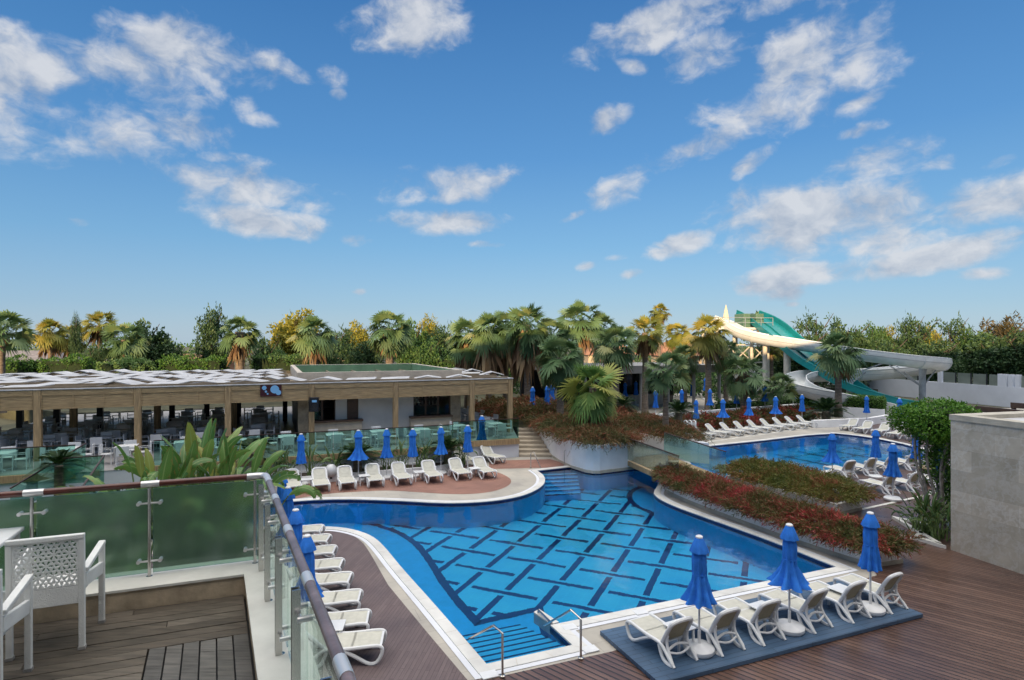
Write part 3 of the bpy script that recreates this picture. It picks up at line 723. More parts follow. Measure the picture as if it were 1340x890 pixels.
# feather-leaved cycad ----------------------------------------------------
def cycad_mesh(seed, nf=34, nl=22):
    g = rng(seed); parts = []
    for k in range(nf):
        az = k*2.39996; el = R(82-95*((k+.5)/nf)**.8+g.normal(0,5)); t = np.linspace(.12,1,nl)
        d = np.array([math.cos(el)*math.cos(az), math.cos(el)*math.sin(az), math.sin(el)]); L = g.uniform(.85,1.1)
        P = d*(t[:,None]*L); P[:,2] -= .45*L*t**2; s = np.array([-math.sin(az), math.cos(az), 0])
        tan = np.tile(d,(nl,1)); tan[:,2] -= .9*t
        ll = .26*np.sin(np.pi*np.clip(t*.9+.08,0,1))+.05
        for sg in (-1,1):
            Dr = unit(tan)*.55+s*sg+np.array([0,0,.18]); parts.append(leaves(P, Dr, np.tile(np.cross(d,s),(nl,1)), ll, .035))
    return join(parts)
CY = {}
def cycad(label, x, y, z, r, h=.35, group='cycads in the planting beds', tall=1.0):
    t = thing('cycad', label, 'cycad', (x,y,z), rnd.random()*6, group)
    if 0 not in CY:
        V, Q = cycad_mesh(3); c = CY[0] = build_np('crown', V, Q, M['cycad'], t)
    else: c = CY[0].copy(); link(c, t)
    c.location = (0,0,h); c.scale = (r,r,r*tall)
    tr = MB(); tr.tube([(0,0,0),(0,0,h)], [r*.17,r*.15], 10); tr.build('trunk', M['trunk'], t, smooth=True); return t
# paddle-leaved plant (strelitzia / banana) -------------------------------
def paddle_plant(name, label, x, y, z, h, n, seed, leaf=1.25, width=.34, m='banana', spread=1.0, group=None, stem=True, rot=None):
    g = rng(seed); t = thing(name, label, 'plant', (x,y,z), 0, group); V = []; Q = []; AT = []; pv = MB()
    for k in range(n):
        az = k*2.39996+g.normal(0,.25); u = (k+.5)/n; tilt = R(6+58*u*spread+g.normal(0,5)); top = h*(1-.13*u)*g.uniform(.9,1.06)
        base = np.array([g.normal(0,.10),g.normal(0,.10),0.]); d = np.array([math.sin(tilt*.5)*math.cos(az), math.sin(tilt*.5)*math.sin(az), math.cos(tilt*.5)])
        L = leaf*g.uniform(.75,1.15); hub = base+d*max(.2, top-L*.72)
        pv.tube([tuple(base), tuple(base+(hub-base)*.5+np.array([0,0,.05])), tuple(hub)], [.030*leaf,.022*leaf,.014*leaf], 6)
        s = np.array([-math.sin(az), math.cos(az), 0]); tw = g.normal(0,.8); nseg = 16; p = hub.copy(); ang = tilt*.6; W = width*L/1.25*g.uniform(.8,1.1)
        fold = g.uniform(.15,.55); bend = (.45+2.5*u)*g.uniform(.6,1.35); rows = []
        for j in range(nseg+1):
            v = j/nseg; dd = np.array([math.sin(ang)*math.cos(az), math.sin(ang)*math.sin(az), math.cos(ang)])
            nn = np.cross(s, dd); s2 = s*math.cos(tw)+nn*math.sin(tw); n2 = np.cross(s2, dd)
            w = W*.5*(math.sin(math.pi*min(1,(v**.85*.95+.03)))**.7)
            rows.append((p.copy(), s2, n2, w, dd)); p = p+dd*L/nseg; ang += bend/nseg*(.5+v)
        i0 = len(V); V += [r_[0] for r_ in rows]; AT += [(1.0, j_/nseg, 0) for j_ in range(nseg+1)]
        for sg in (1,-1):
            prev = None
            for j in range(nseg):
                torn = g.random() < .22 and j > 2
                e = []
                for kk, r_ in ((0, rows[j]), (1, rows[j+1])):
                    q_ = r_[0]+r_[1]*sg*r_[3]*g.uniform(.93,1.04)+r_[2]*r_[3]*fold+r_[4]*L*.05
                    e.append(q_)
                if prev is None or torn:
                    e[0] = e[0]+rows[j][4]*L*.018*(1 if torn else 0)-np.array([0,0,.03*torn]); V.append(e[0]); AT.append((0, j/nseg, 0)); prev = len(V)-1
                V.append(e[1]-(np.array([0,0,.02]) if torn else 0)); AT.append((0, (j+1)/nseg, 0)); c_ = len(V)-1
                Q.append((i0+j, prev, c_, i0+j+1) if sg < 0 else (i0+j, i0+j+1, c_, prev)); prev = c_
    o = build_np('foliage', np.array(V), np.array(Q), M[m], t); o.data.shade_smooth(); at_ = o.data.attributes.new('leaf','FLOAT_VECTOR','POINT'); at_.data.foreach_set('vector', np.array(AT, np.float32).ravel())
    pv.build('stem', M['stemgreen'], t, smooth=True); return t
M['stemgreen'] = mat('leaf_stalk', (.13,.20,.06), .6, .2, 3)

# ---------------------------------------------------------------- planters
def planter(name, poly, z1, label, band=True, z0=-.02, m='stucco', soil=True):
    poly = ccw([tuple(p[:2]) for p in poly]); t = thing(name, label, 'planter', (poly[0][0], poly[0][1], 0)); ox, oy = poly[0]
    loc = [(p[0]-ox, p[1]-oy) for p in poly]
    q = MB(); n = len(loc); inn = offset(loc, -.14)
    V = [(*p,z0) for p in loc]+[(*p,z1) for p in loc]+[(*p,z1) for p in inn]+[(*p,z1-.12) for p in inn]
    Fq = [(i,(i+1)%n,n+(i+1)%n,n+i) for i in range(n)]+[(n+i,n+(i+1)%n,2*n+(i+1)%n,2*n+i) for i in range(n)]+[(2*n+i,2*n+(i+1)%n,3*n+(i+1)%n,3*n+i) for i in range(n)]
    q.add(V, Fq); q.build('wall', M[m], t)
    if soil:
        s = MB(); s.add([(*p,z1-.07) for p in offset(loc, -.13)], [tuple(range(n))]); s.build('soil', M['soil'], t)
    if band:
        b = MB(); o_ = offset(loc, .025); b.add([(*p,z0) for p in o_]+[(*p,.12) for p in o_]+[(*p,.12) for p in loc], [(i,(i+1)%n,n+(i+1)%n,n+i) for i in range(n)]+[(n+i,n+(i+1)%n,2*n+(i+1)%n,2*n+i) for i in range(n)])
        b.build('base_band', M['stone'], t)
    return t
fa = smooth_path([G(1140.5,743),G(1042.6,711),G(960,681),G(905,660),G(878,648),G(868,640),G(874,632)],2)
fa = [Vector(p) for p in fa]
ba = [Vector(G(1180,737)), Vector(G(1180,737))+Vector((-.3786,.9255))*9.6]
polyA = [tuple(p) for p in fa]+[tuple(p) for p in ba[::-1]]
polyA = [p for i, p in enumerate(polyA) if (Vector(p)-Vector(polyA[i-1])).length > .05]
planter('long_planter', polyA, .42, 'long low white planter between the big pool and the timber deck, filled with red shrubs')
shrub_bed('red_hedge', polyA, .38, .62, 5600, M['red'], 4, 'long red and green feathery hedge along the right edge of the big pool', over=.45, L=.44, droop=.40, ll=.15, lw=.022, nleaf=17)
polyB = [(9.55,26.3),(11.9,21.55),(13.25,22.3),(13.1,24.4),(11.3,27.6)]
planter('short_planter', polyB, .42, 'short low white planter beside the second pool, filled with greenish shrubs')
shrub_bed('green_hedge', polyB, .38, .68, 2700, M['green'], 9, 'shorter green and rust hedge just in front of the second pool', over=.4, L=.52, droop=.36, ll=.15, lw=.024, nleaf=16)
polyC = [G(722,597.5),G(733,605),G(748,612),G(766,617.6),G(776,619.2),G(785,619.2),G(829,613.6),(5.75,33),(4.9,37),(1.45,37.1)]
planter('tall_planter', polyC, 1.36, 'tall bent white planter wall beside the stairs, with a fan palm in it', band=True)
shrub_bed('brown_shrubs', polyC, 1.3, .7, 2800, M['brown'], 12, 'rust brown feathery shrubs spilling over the curved white planter', over=.5, L=.62, droop=.6, ll=.19, lw=.028, nleaf=17)
polyC2 = [(6.05,37),(7.0,34.9),(8.3,32.6),(9.55,31.4),(10.2,32.2),(10.4,36),(9.4,40),(7,40)]
planter('corner_planter', polyC2, 1.1, 'white planter wall behind the glass footbridge, rust shrubs on top', band=False)
shrub_bed('brown_shrubs', polyC2, 1.05, .65, 2300, M['brown'], 15, 'rust brown shrubs on the white wall behind the footbridge', over=.4, L=.6, droop=.7)
# garden shrub masses behind
shrub_bed('garden_shrubs', [(-1.2,38),(1.3,37.6),(2.8,38.2),(3.6,44),(-2.5,46)], .98, 1.5, 1800, M['brown'], 18, 'dark rust shrubs in the garden at the top of the stairs', over=.4, ll=.24, lw=.05, L=.7)
shrub_bed('garden_shrubs', [(3.2,38.4),(6.5,38),(8.4,41),(8.8,46),(4,47)], .98, .9, 1600, M['brown'], 19, 'low rust shrubs under the tall palms behind the curved planter', over=.4, ll=.22, lw=.05, L=.6)
hp = [Vector(G(880,568)), Vector(G(1064,548.5))]; hd = (hp[1]-hp[0]).normalized(); hn = Vector((-hd.y,hd.x))
polyR = [tuple(hp[0]),tuple(hp[1]),tuple(hp[1]+hn*1.5),tuple(hp[0]+hn*1.5)]
shrub_bed('red_hedge', polyR, .0, 1.25, 3000, M['red2'] if 'red2' in M else M['red'], 22, 'dark red hedge behind the row of loungers on the far side of the second pool', over=.4, ll=.24, lw=.06, L=.6)
# low walls
def wall(name, path, h, th, label, m='stucco', z=0.0):
    q = MB(); P = [Vector(p) for p in path]; n = len(P); ctr = P[0]
    off = offset([tuple(p) for p in P], th) if n > 2 else None
    for a, b in zip(P[:-1], P[1:]):
        d = (b-a).normalized(); nn = Vector((-d.y,d.x))*th
        q.prism([tuple(a-ctr),tuple(b-ctr),tuple(b+nn-ctr),tuple(a+nn-ctr)], 0, h)
    o = q.build(name, M[m]); o.location = (ctr.x, ctr.y, z); return tag(o, label, 'wall')
wall('low_wall', [tuple(ul[0]),tuple(ul[1]),tuple(ul[2]),tuple(ul[3])], .95, .3, 'long low white wall behind the dark red hedge and its blue parasols')
wall('low_wall', [G(1066,560),G(1092,559),G(1140,556.5),G(1165,552),G(1190,556)], .55, .35, 'curved low white wall behind the loungers at the right end of the second pool')
hw = [(DX(1100,50.0),50.0),(DX(1158,47.8),47.8),(DX(1160,50),50.4),(DX(1102,53),53)]
planter('hedge_planter', hw, .95, 'white planter box holding the clipped green hedge below the slides', band=False)
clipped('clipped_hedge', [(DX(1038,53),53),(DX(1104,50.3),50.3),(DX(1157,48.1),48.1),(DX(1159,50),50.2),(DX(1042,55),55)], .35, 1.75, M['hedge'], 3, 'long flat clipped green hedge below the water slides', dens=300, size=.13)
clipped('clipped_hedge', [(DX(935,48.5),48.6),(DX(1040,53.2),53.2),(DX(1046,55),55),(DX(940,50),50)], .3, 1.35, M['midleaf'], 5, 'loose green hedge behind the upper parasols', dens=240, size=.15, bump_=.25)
# planting bed in front of the terrace: low kerb wall, plants
kb = [(-11.6,25.2),(-3.3,28.55),(-2.6,29.6),(-3.0,30.6),(-11.9,26.7)]
planter('terrace_bed', [(-14.5,24.3),(-3.6,28.7),(-2.75,29.4),(-2.95,30.4),(-14.5,25.8)], .33, 'low white planting bed at the foot of the restaurant terrace', band=False)
# ---------------------------------------------------------------- glass balustrades
def balustrade(name, label, a, b, za, zb, hg, npan, gm='greenglass', base=.0, basem=None, rail=True, gap=.012, kick=0.06):
    """a,b are plan points; za,zb floor heights at both ends; hg glass height"""
    a, b = Vector(a), Vector(b); t = thing(name, label, 'balustrade', (a.x, a.y, za)); d = b-a; L = d.length; d = d/L; nn = Vector((-d.y, d.x))*.008
    for i in range(npan):
        u0, u1 = i/npan*L+gap/2, (i+1)/npan*L-gap/2; q = MB()
        z0, z1 = (zb-za)*u0/L, (zb-za)*u1/L
        p0, p1 = d*u0, d*u1
        q.prism([tuple(p0-nn),tuple(p1-nn),tuple(p1+nn),tuple(p0+nn)], [z0+kick,z1+kick,z1+kick,z0+kick], [z0+hg,z1+hg,z1+hg,z0+hg])
        q.build('glass_panel', M[gm], t)
    if rail:
        r = MB(); r.bar((0,0,hg+.02), (d.x*L,d.y*L,zb-za+hg+.02), .055, .04); r.build('handrail', M['darkrail'], t)
    if base:
        r = MB(); e = d*L; w = nn.normalized()*.11; r.prism([tuple(-w),tuple(e-w),tuple(e+w),tuple(w)], [-base,zb-za-base,zb-za-base,-base], [kick,zb-za+kick,zb-za+kick,kick])
        r.build('base_beam', M[basem], t)
    return t
tdir = Vector((-CA,-SA))
tE3 = Vector(E3)
balustrade('terrace_balustrade', 'long green glass balustrade along the front of the restaurant terrace, behind the blue parasols', tuple(tE3), tuple(tE3+tdir*13.4), .98, .98, 1.12, 9, base=.22, basem='post')
balustrade('terrace_balustrade', 'green glass balustrade at the terrace corner beside the stairs, above the white wall', E2, E1, .98, .98, 1.14, 3, base=.24, basem='post')
balustrade('terrace_balustrade', 'short return of green glass where the terrace edge steps back', E3, E2, .98, .98, 1.14, 1, base=.22, basem='post')
lft = tE3+tdir*16.2
balustrade('terrace_balustrade', 'green glass balustrade at the far left end of the restaurant terrace', tuple(lft), tuple(lft+tdir*7), .98, .98, 1.12, 5, base=.22, basem='post')
# ramp balustrades descending from the terrace towards the banana plants
ra = D(112,581,24.2); rb = D(13.5,640,20.9)
balustrade('ramp_balustrade', 'sloping green glass balustrade of the steps at the left end of the terrace', ra[:2], rb[:2], ra[2]-1.05, rb[2]-1.05, 1.05, 3)
rc = D(83,600.5,22.2); rd = D(136,597,21.8); re_ = D(108,638,19.5)
balustrade('ramp_balustrade', 'level green glass panel of the steps nearest the banana plants', rc[:2], rd[:2], rc[2]-1.0, rd[2]-1.0, 1.0, 2)
balustrade('ramp_balustrade', 'short sloping glass end of the steps beside the banana plants', rd[:2], re_[:2], rd[2]-1.0, re_[2]-1.0, 1.0, 1)
# the footbridge
N0, N1 = (5.66,30.0), (7.02,24.75); F0, F1 = (8.1,31.35), (9.36,25.75)
bd = MB(); bd.prism([N0,N1,F1,F0], [.20,.20,.20,.20], [.44,.44,.44,.44])
fb = bd.build('footbridge', M['post']); tag(fb, 'timber footbridge with glass sides over the end of the big pool', 'footbridge')
balustrade('bridge_balustrade', 'near glass side of the footbridge with dark rail over the pool', N0, N1, .46, .46, 1.10, 5, 'smokeglass')
balustrade('bridge_balustrade', 'far teal glass side of the footbridge in front of the second pool', F0, F1, .46, .46, 1.10, 5, 'tealglass')
ba_ = MB(); ba_.prism([(8.35,32.3),(9.5,31.3),(10.35,30.9),(10.1,32.4)], 0, 1.08)
tag(ba_.build('end_wall', M['wallwhite']), 'white end wall seen through the teal bridge glass', 'wall')

# ---------------------------------------------------------------- restaurant
RX0, RY0 = .04, 35.5
def RXl(px, yl):
    k = (px-CX)/F
    return (k*(RY0+yl*CA)-(RX0-yl*SA))/(CA-k*SA)
def RW(x, y, z=0): return (RX0+x*CA-y*SA, RY0+x*SA+y*CA, z)
rest = thing('restaurant_pavilion', 'long open restaurant pavilion with timber fascia, white slatted roof and a bar', 'restaurant', (RX0, RY0, .97), ANG)
ZB = .97
XL = -33.0; YB = 16.4
posts = [-.14,-2.57,-7.05,-11.5,-15.5,-19.4,-23.3,-27.3,-31.3]
for x in posts:
    q = MB(); q.box(x-.14,x+.14,-.04,.24,0,4.2-ZB); q.build('post', M['post'], rest, bevel=.01)
for x in [-.14,-2.57]:
    q = MB(); q.box(x-.13,x+.13,YB*.5-.13,YB*.5+.13,0,3.3-ZB); q.build('post', M['post'], rest)
for x in [-12.6,-15.5,-17.4,-19.4,-21.3,-23.3,-25.5,-27.3]:
    for y in ((5.3, 10.6) if x in (-15.5,-19.4,-23.3,-27.3) else (10.6,)):
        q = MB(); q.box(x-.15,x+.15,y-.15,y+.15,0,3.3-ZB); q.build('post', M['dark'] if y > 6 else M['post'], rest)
fz0, fz1 = 3.31-ZB, 4.2-ZB
q = MB()
q.box(XL,-.02,.0,.12,fz0,fz1); q.box(-.12,-.003,.12,YB,fz0,fz1); q.box(XL,-.12,YB-.12,YB,fz0,fz1)
ps = posts+[XL]
for a, b in zip(ps[:-1], ps[1:]):
    x1, x0 = a-.16, b+.16; nb = max(1, round((x1-x0)/1.25))
    q.box(x0,x1,-.034,.0,fz1-.26,fz1-.02); q.box(x0,x1,-.03,.0,fz0,fz0+.05)
    for i in range(nb+1):
        xx = x0+(x1-x0)*i/nb; q.box(max(x0,xx-.03),min(x1,xx+.03),-.028,.0,fz0+.05,fz1-.26)
q.build('fascia', M['fascia'], rest)
q = MB(); q.box(XL,-.12,.12,YB-.12,fz1-.30,fz1-.22); q.build('shade_ceiling', M['shade_ceiling'], rest)  # added sheet under the louvers, blocks light to darken the inside
q = MB()                                        # white edge strip and louvers
q.box(XL,.03,-.07,.13,fz1,fz1+.045); q.box(-.13,.035,.13,YB,fz1,fz1+.04)
bx0, bx1, by0, by1 = -12.1, -2.35, 2.7, 16.0
g_ = random.Random(5)
y = .35; row = 0
while y < YB-1.0:
    x = XL+.2+(.9 if row % 2 else 0)
    while x < -.6:
        w = 1.62; cx_, cy_ = x+w/2, y+.85
        x += 1.92
        if bx0-.9 < cx_ < bx1+.9 and by0-.75 < cy_ < by1+.4: continue
        tent = g_.random() < .42
        if g_.random() < .03: continue
        z = fz1+.10; h_ = g_.uniform(.12,.24) if tent else g_.uniform(.0,.035); sk = .35
        if tent:
            c = [(cx_-w/2,cy_-.70,z),(cx_,cy_-.70,z+h_),(cx_+w/2,cy_-.70,z),(cx_+w/2+sk,cy_+.62,z),(cx_+sk,cy_+.62,z+h_),(cx_-w/2+sk,cy_+.62,z)]
            q.add(c+[(p[0],p[1],p[2]-.045) for p in c], [(0,1,4,5),(1,2,3,4),(11,10,7,6),(10,9,8,7),(0,6,7,1),(1,7,8,2),(3,9,10,4),(4,10,11,5),(2,8,9,3),(5,11,6,0)])
        else:
            c = [(cx_-w/2,cy_-.70,z),(cx_+w/2,cy_-.70,z+h_),(cx_+w/2+sk,cy_+.62,z+h_+.05),(cx_-w/2+sk,cy_+.62,z+.05)]
            q.add(c+[(p[0],p[1],p[2]-.045) for p in c], [(0,1,2,3),(7,6,5,4),(0,4,5,1),(1,5,6,2),(2,6,7,3),(3,7,4,0)])
    y += 2.0; row += 1
q.build('roof_louvers', M['roofwhite'], rest)
q = MB()
yy = .36
while yy < YB-.3:
    for xa, xb in ((XL+.1,bx0-.4),(bx1+.4,-.2)) if by0-.5 < yy < by1+.5 else ((XL+.1,-.2),): q.box(xa,xb,yy-.05,yy+.05,fz1-.21,fz1+.13)
    yy += 2.0
xx = XL+.5
while xx < -.5:
    q.box(xx-.05,xx+.05,.2,YB-.2,fz1-.2,fz1+.0); xx += 1.92
q.build('roof_beams', M['roofbeam'], rest)
# raised roof tray with green lining
q = MB(); pz0, pz1 = fz1-.15, 4.66-ZB; w = .28
for a in ((bx0,bx1,by0,by0+w),(bx0,bx1,by1-w,by1),(bx0,bx0+w,by0+w,by1-w),(bx1-w,bx1,by0+w,by1-w)): q.box(*a,pz0,pz1)
pp = q.build('roof_tray', M['parapet'], rest)
q = MB(); e = .012
for a in ((bx0+w,bx1-w,by0+w,by0+w+e),(bx0+w,bx1-w,by1-w-e,by1-w),(bx0+w,bx0+w+e,by0+w+e,by1-w-e),(bx1-w-e,bx1-w,by0+w+e,by1-w-e)): q.box(*a,pz0+.03,pz1-.03)
q.box(bx0+w,bx1-w,by0+w,by1-w,pz0,pz0+.03)
q.build('green_lining', M['rooffelt'], pp)
# the bar block under the roof
yb = 1.15
def seg(name, p0, p1, z0, z1, m, y0=yb, th=.2, proud=0.0, parent=rest, bevel=0):
    q = MB(); q.box(RXl(p0,y0), RXl(p1,y0), y0-proud, y0+th, z0, z1); return q.build(name, M[m], parent, bevel=bevel)
top = fz0
seg('pillar', 390, 404, 0, top, 'pillar', proud=.12, th=.45); seg('pillar', 589, 602, 0, top, 'pillar', proud=.12, th=.45)
wl = seg('bar_wall', 439, 454, 0, top, 'barwall'); seg('bar_wall', 469, 541, 0, top, 'barwall')
q = MB(); q.box(RXl(404,yb), RXl(439,yb), yb, yb+.2, 0, 1.0); q.box(RXl(541,yb), RXl(589,yb), yb, yb+.2, 0, 1.0)
q.build('counter_front', M['counterface'], rest)
seg('door', 454.3, 468.7, 0, top-.05, 'counter', y0=yb+.03, th=.06)
q = MB(); q.box(RXl(404,yb), RXl(474,yb), yb-.45, yb+.15, 1.02, 1.12); q.build('bar_counter', M['counter'], rest, bevel=.01)
q = MB(); q.box(RXl(404,yb)+.05, RXl(473,yb), yb-.28, yb-.002, 0, 1.02); q.build('counter_front', M['counterface'], rest)
q = MB(); q.box(RXl(535,yb), RXl(590,yb), yb-.45, yb+.15, 1.02, 1.12); q.build('bar_counter', M['counter'], rest, bevel=.01)
q = MB(); q.box(RXl(536,yb), RXl(589,yb), yb-.28, yb-.002, 0, 1.02); q.build('counter_front', M['counterface'], rest)
# back bar seen through both hatches
for p0, p1 in ((404,439),(541,589)):
    x0, x1 = RXl(p0,yb), RXl(p1,yb)
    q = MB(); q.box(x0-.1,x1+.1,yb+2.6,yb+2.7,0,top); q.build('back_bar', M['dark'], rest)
    fr = MB(); nb = 3 if p1 > 500 else 2
    for i in range(nb+1):
        xx = x0+(x1-x0)*i/nb; fr.box(max(x0,xx-.05),min(x1,xx+.05),yb+.02,yb+.09,1.13,top)
    fr.box(x0,x1,yb+.02,yb+.09,top-.12,top-.001); f_ = fr.build('hatch_frame', M['counter'], rest)
    for i in range(nb):
        if (i+p1) % 2 or p1 > 500:
            pn = MB(); xa = x0+(x1-x0)*i/nb; xb = x0+(x1-x0)*(i+1)/nb; pn.box(xa+.05,xb-.05,yb+.05,yb+.06,1.13,top-.12); pn.build('glass_pane', M['smokeglass'], f_)
    for zz in (1.45, 1.9):
        q = MB(); q.box(x0,x1,yb+2.2,yb+2.59,zz,zz+.03); q.build('shelf', M['counter'], rest)
        if p1 > 500:
            for i in range(9):
                b_ = MB(); xx = x0+.2+i*(x1-x0-.4)/8; b_.lathe([(.04,0),(.04,.17),(.015,.22),(.015,.28),(0,.28)], 8, (xx,yb+2.4,zz+.031))
                bo = b_.build('bottle', M[('greenbottle','white','amber')[i%3]] if 'amber' in M else M['white'])
                bo.location = RW(0,0,ZB); bo.rotation_euler = (0,0,ANG)
                tag(bo, 'small bottle on a shelf inside the right-hand bar hatch', 'bottle', 'bottles on the bar shelves')
for (x0,x1,y0,y1) in ((RXl(390,yb),RXl(390,yb)+.15,yb+.46,11),(RXl(602,yb)-.2,RXl(602,yb)-.002,yb+.46,11),(RXl(390,yb)+.16,RXl(602,yb)-.21,10.8,11)):
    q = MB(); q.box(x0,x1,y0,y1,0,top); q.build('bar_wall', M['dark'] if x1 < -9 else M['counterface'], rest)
# sign board on the fascia: dark maroon, light blue discs
s0, s1 = RXl(340.5,-.05), RXl(368.5,-.05)
sg = thing('sign_board', 'dark maroon sign with light blue bubbles on the timber fascia', 'sign', RW((s0+s1)/2, -.05, 0), ANG)
zs = (DZ(518,RW(s0,0)[1])+DZ(505,RW(s0,0)[1]))/2; sg.location.z = zs; hw_, hh = (s1-s0)/2, .30
q = MB(); q.box(-hw_,hw_,-.03,.0,-hh,hh); q.build('board', M['sign'], sg, bevel=.02)
def disc(cx_, cz_, r):
    q = MB(); n = 20; q.add([(cx_+r*math.cos(i*math.tau/n), -.033-r*.01, cz_+r*math.sin(i*math.tau/n)) for i in range(n)], [tuple(range(n))]); q.build('blue_dot', M['signblue'], sg)
for a in ((.18,.06,.21),(.36,-.11,.13),(-.32,.15,.11),(-.24,-.04,.055),(-.16,-.16,.045)): disc(*a)
# black loudspeaker on the post
sp = thing('loudspeaker', 'black loudspeaker hung on a timber post above the bar counter', 'loudspeaker', RW(RXl(411,-.35), -.35, 2.75), ANG)
q = MB(); q.prism([(-.2,-.2),(.2,-.2),(.27,.16),(-.27,.16)], 0, .75); q.build('cabinet', M['black'], sp, bevel=.03)
q = MB(); q.lathe([(.16,0),(.15,.02),(.06,.01),(0,.03)], 20); o = q.build('woofer', M['dark'], sp); o.rotation_euler = (R(90),0,0); o.location = (0,-.203,.24)
q = MB(); q.box(-.12,.12,-.215,-.203,.5,.62); q.build('horn', M['signblue'], sp)
q = MB(); q.bar((0,.15,.4),(-.25,.32,.45),.06,.06); q.build('bracket', M['black'], sp)

# ---------------------------------------------------------------- dining furniture
def dining_chair_full():
    t = thing('dining_chair', 'white dining chair', 'chair')
    m = MB(); m.box(-.22,.22,-.22,.22,.42,.45); m.build('seat', M['white'], t, bevel=.008)
    b = MB(); b.prism([(-.22,-.25),(.22,-.25),(.22,-.22),(-.22,-.22)], .46, .86); b.build('backrest', M['white'], t, bevel=.01)
    for sx, sy in ((-1,-1),(1,-1),(-1,1),(1,1)):
        l = MB(); l.bar((sx*.235,sy*.235,0),(sx*.235,sy*.225,.64 if sy > 0 else .86),.032,.032); l.build('leg', M['white'], t)
    for sx in (-1,1):
        l = MB(); l.bar((sx*.235,-.235,.66),(sx*.235,.24,.65),.035,.02); l.build('armrest', M['white'], t)
    return t
def dining_chair_small():
    m = MB(); m.box(-.22,.22,-.22,.22,.41,.45); m.box(-.22,.22,-.25,-.215,.5,.86)
    for sx, sy in ((-1,-1),(1,-1),(-1,1),(1,1)): m.bar((sx*.235,sy*.235,0),(sx*.235,sy*.225,.64 if sy > 0 else .86),.035,.035)
    for sx in (-1,1): m.bar((sx*.235,-.235,.66),(sx*.235,.24,.65),.04,.025)
    o = m.build('dining_chair', M['white']); tag(o, 'x', 'chair'); return o
def table_proto(square=True):
    t = thing('dining_table', 'x', 'table')
    q = MB(); q.box(-.42,.42,-.42,.42,.72,.75); q.build('table_top', M['white'], t, bevel=.01)
    q = MB(); q.tube([(0,0,.03),(0,0,.72)], .035, 10); q.build('pedestal', M['white'], t, smooth=True)
    q = MB(); q.bar((-.3,-.3,.02),(.3,.3,.02),.06,.035); q.bar((-.3,.3,.022),(.3,-.3,.022),.06,.035); q.build('foot', M['white'], t)
    return t
cf, cs, tp = dining_chair_full(), dining_chair_small(), table_proto(); uf, us, ut = [False], [False], [False]
def dset(x, y, front, lab_c, lab_t, gc, gt, n=4):
    p = RW(x, y, .977); place(tp, ut, p, ANG+rnd.uniform(-.12,.12), lab_t, gt)
    for k, (dx, dy, r_) in enumerate(((-.72,0,-90),(.72,0,90),(0,-.72,0),(0,.72,180))[:n]):
        c = RW(x+dx+rnd.uniform(-.05,.05), y+dy+rnd.uniform(-.05,.05), .977)
        place(cf if front else cs, uf if front else us, c, ANG+R(r_)+rnd.uniform(-.25,.25), lab_c, gc)
for i in range(12):
    x = -1.5-i*2.25
    dset(x, -1.05 if x > -4.2 else -1.7+(.15 if i % 2 else -.1), True, 'white dining chair with arms on the open terrace strip behind the green glass', 'square white dining table on the open terrace strip behind the green glass', 'chairs along the terrace edge', 'tables along the terrace edge')
for i, x in enumerate((-14.3,-16.9,-18.7,-21.2,-23.6,-26.0)):
    for j, y in enumerate((1.6,4.0,6.6,9.2,12.4)):
        if x == -14.3 and j < 0: continue
        dset(x+(.3 if j % 2 else 0), y, False, 'white dining chair standing in the shade under the pavilion roof left of the bar', 'white dining table in the shade under the pavilion roof left of the bar', 'chairs in the shade of the pavilion', 'tables in the shade of the pavilion')
for x, y in ((-1.3,2.0),(-1.2,4.6),(-1.3,7.4)):
    dset(x, y, False, 'white dining chair under the right-hand end of the pavilion roof, beyond the bar', 'white dining table under the right-hand end of the pavilion roof, beyond the bar', 'chairs at the right end of the pavilion', 'tables at the right end of the pavilion')

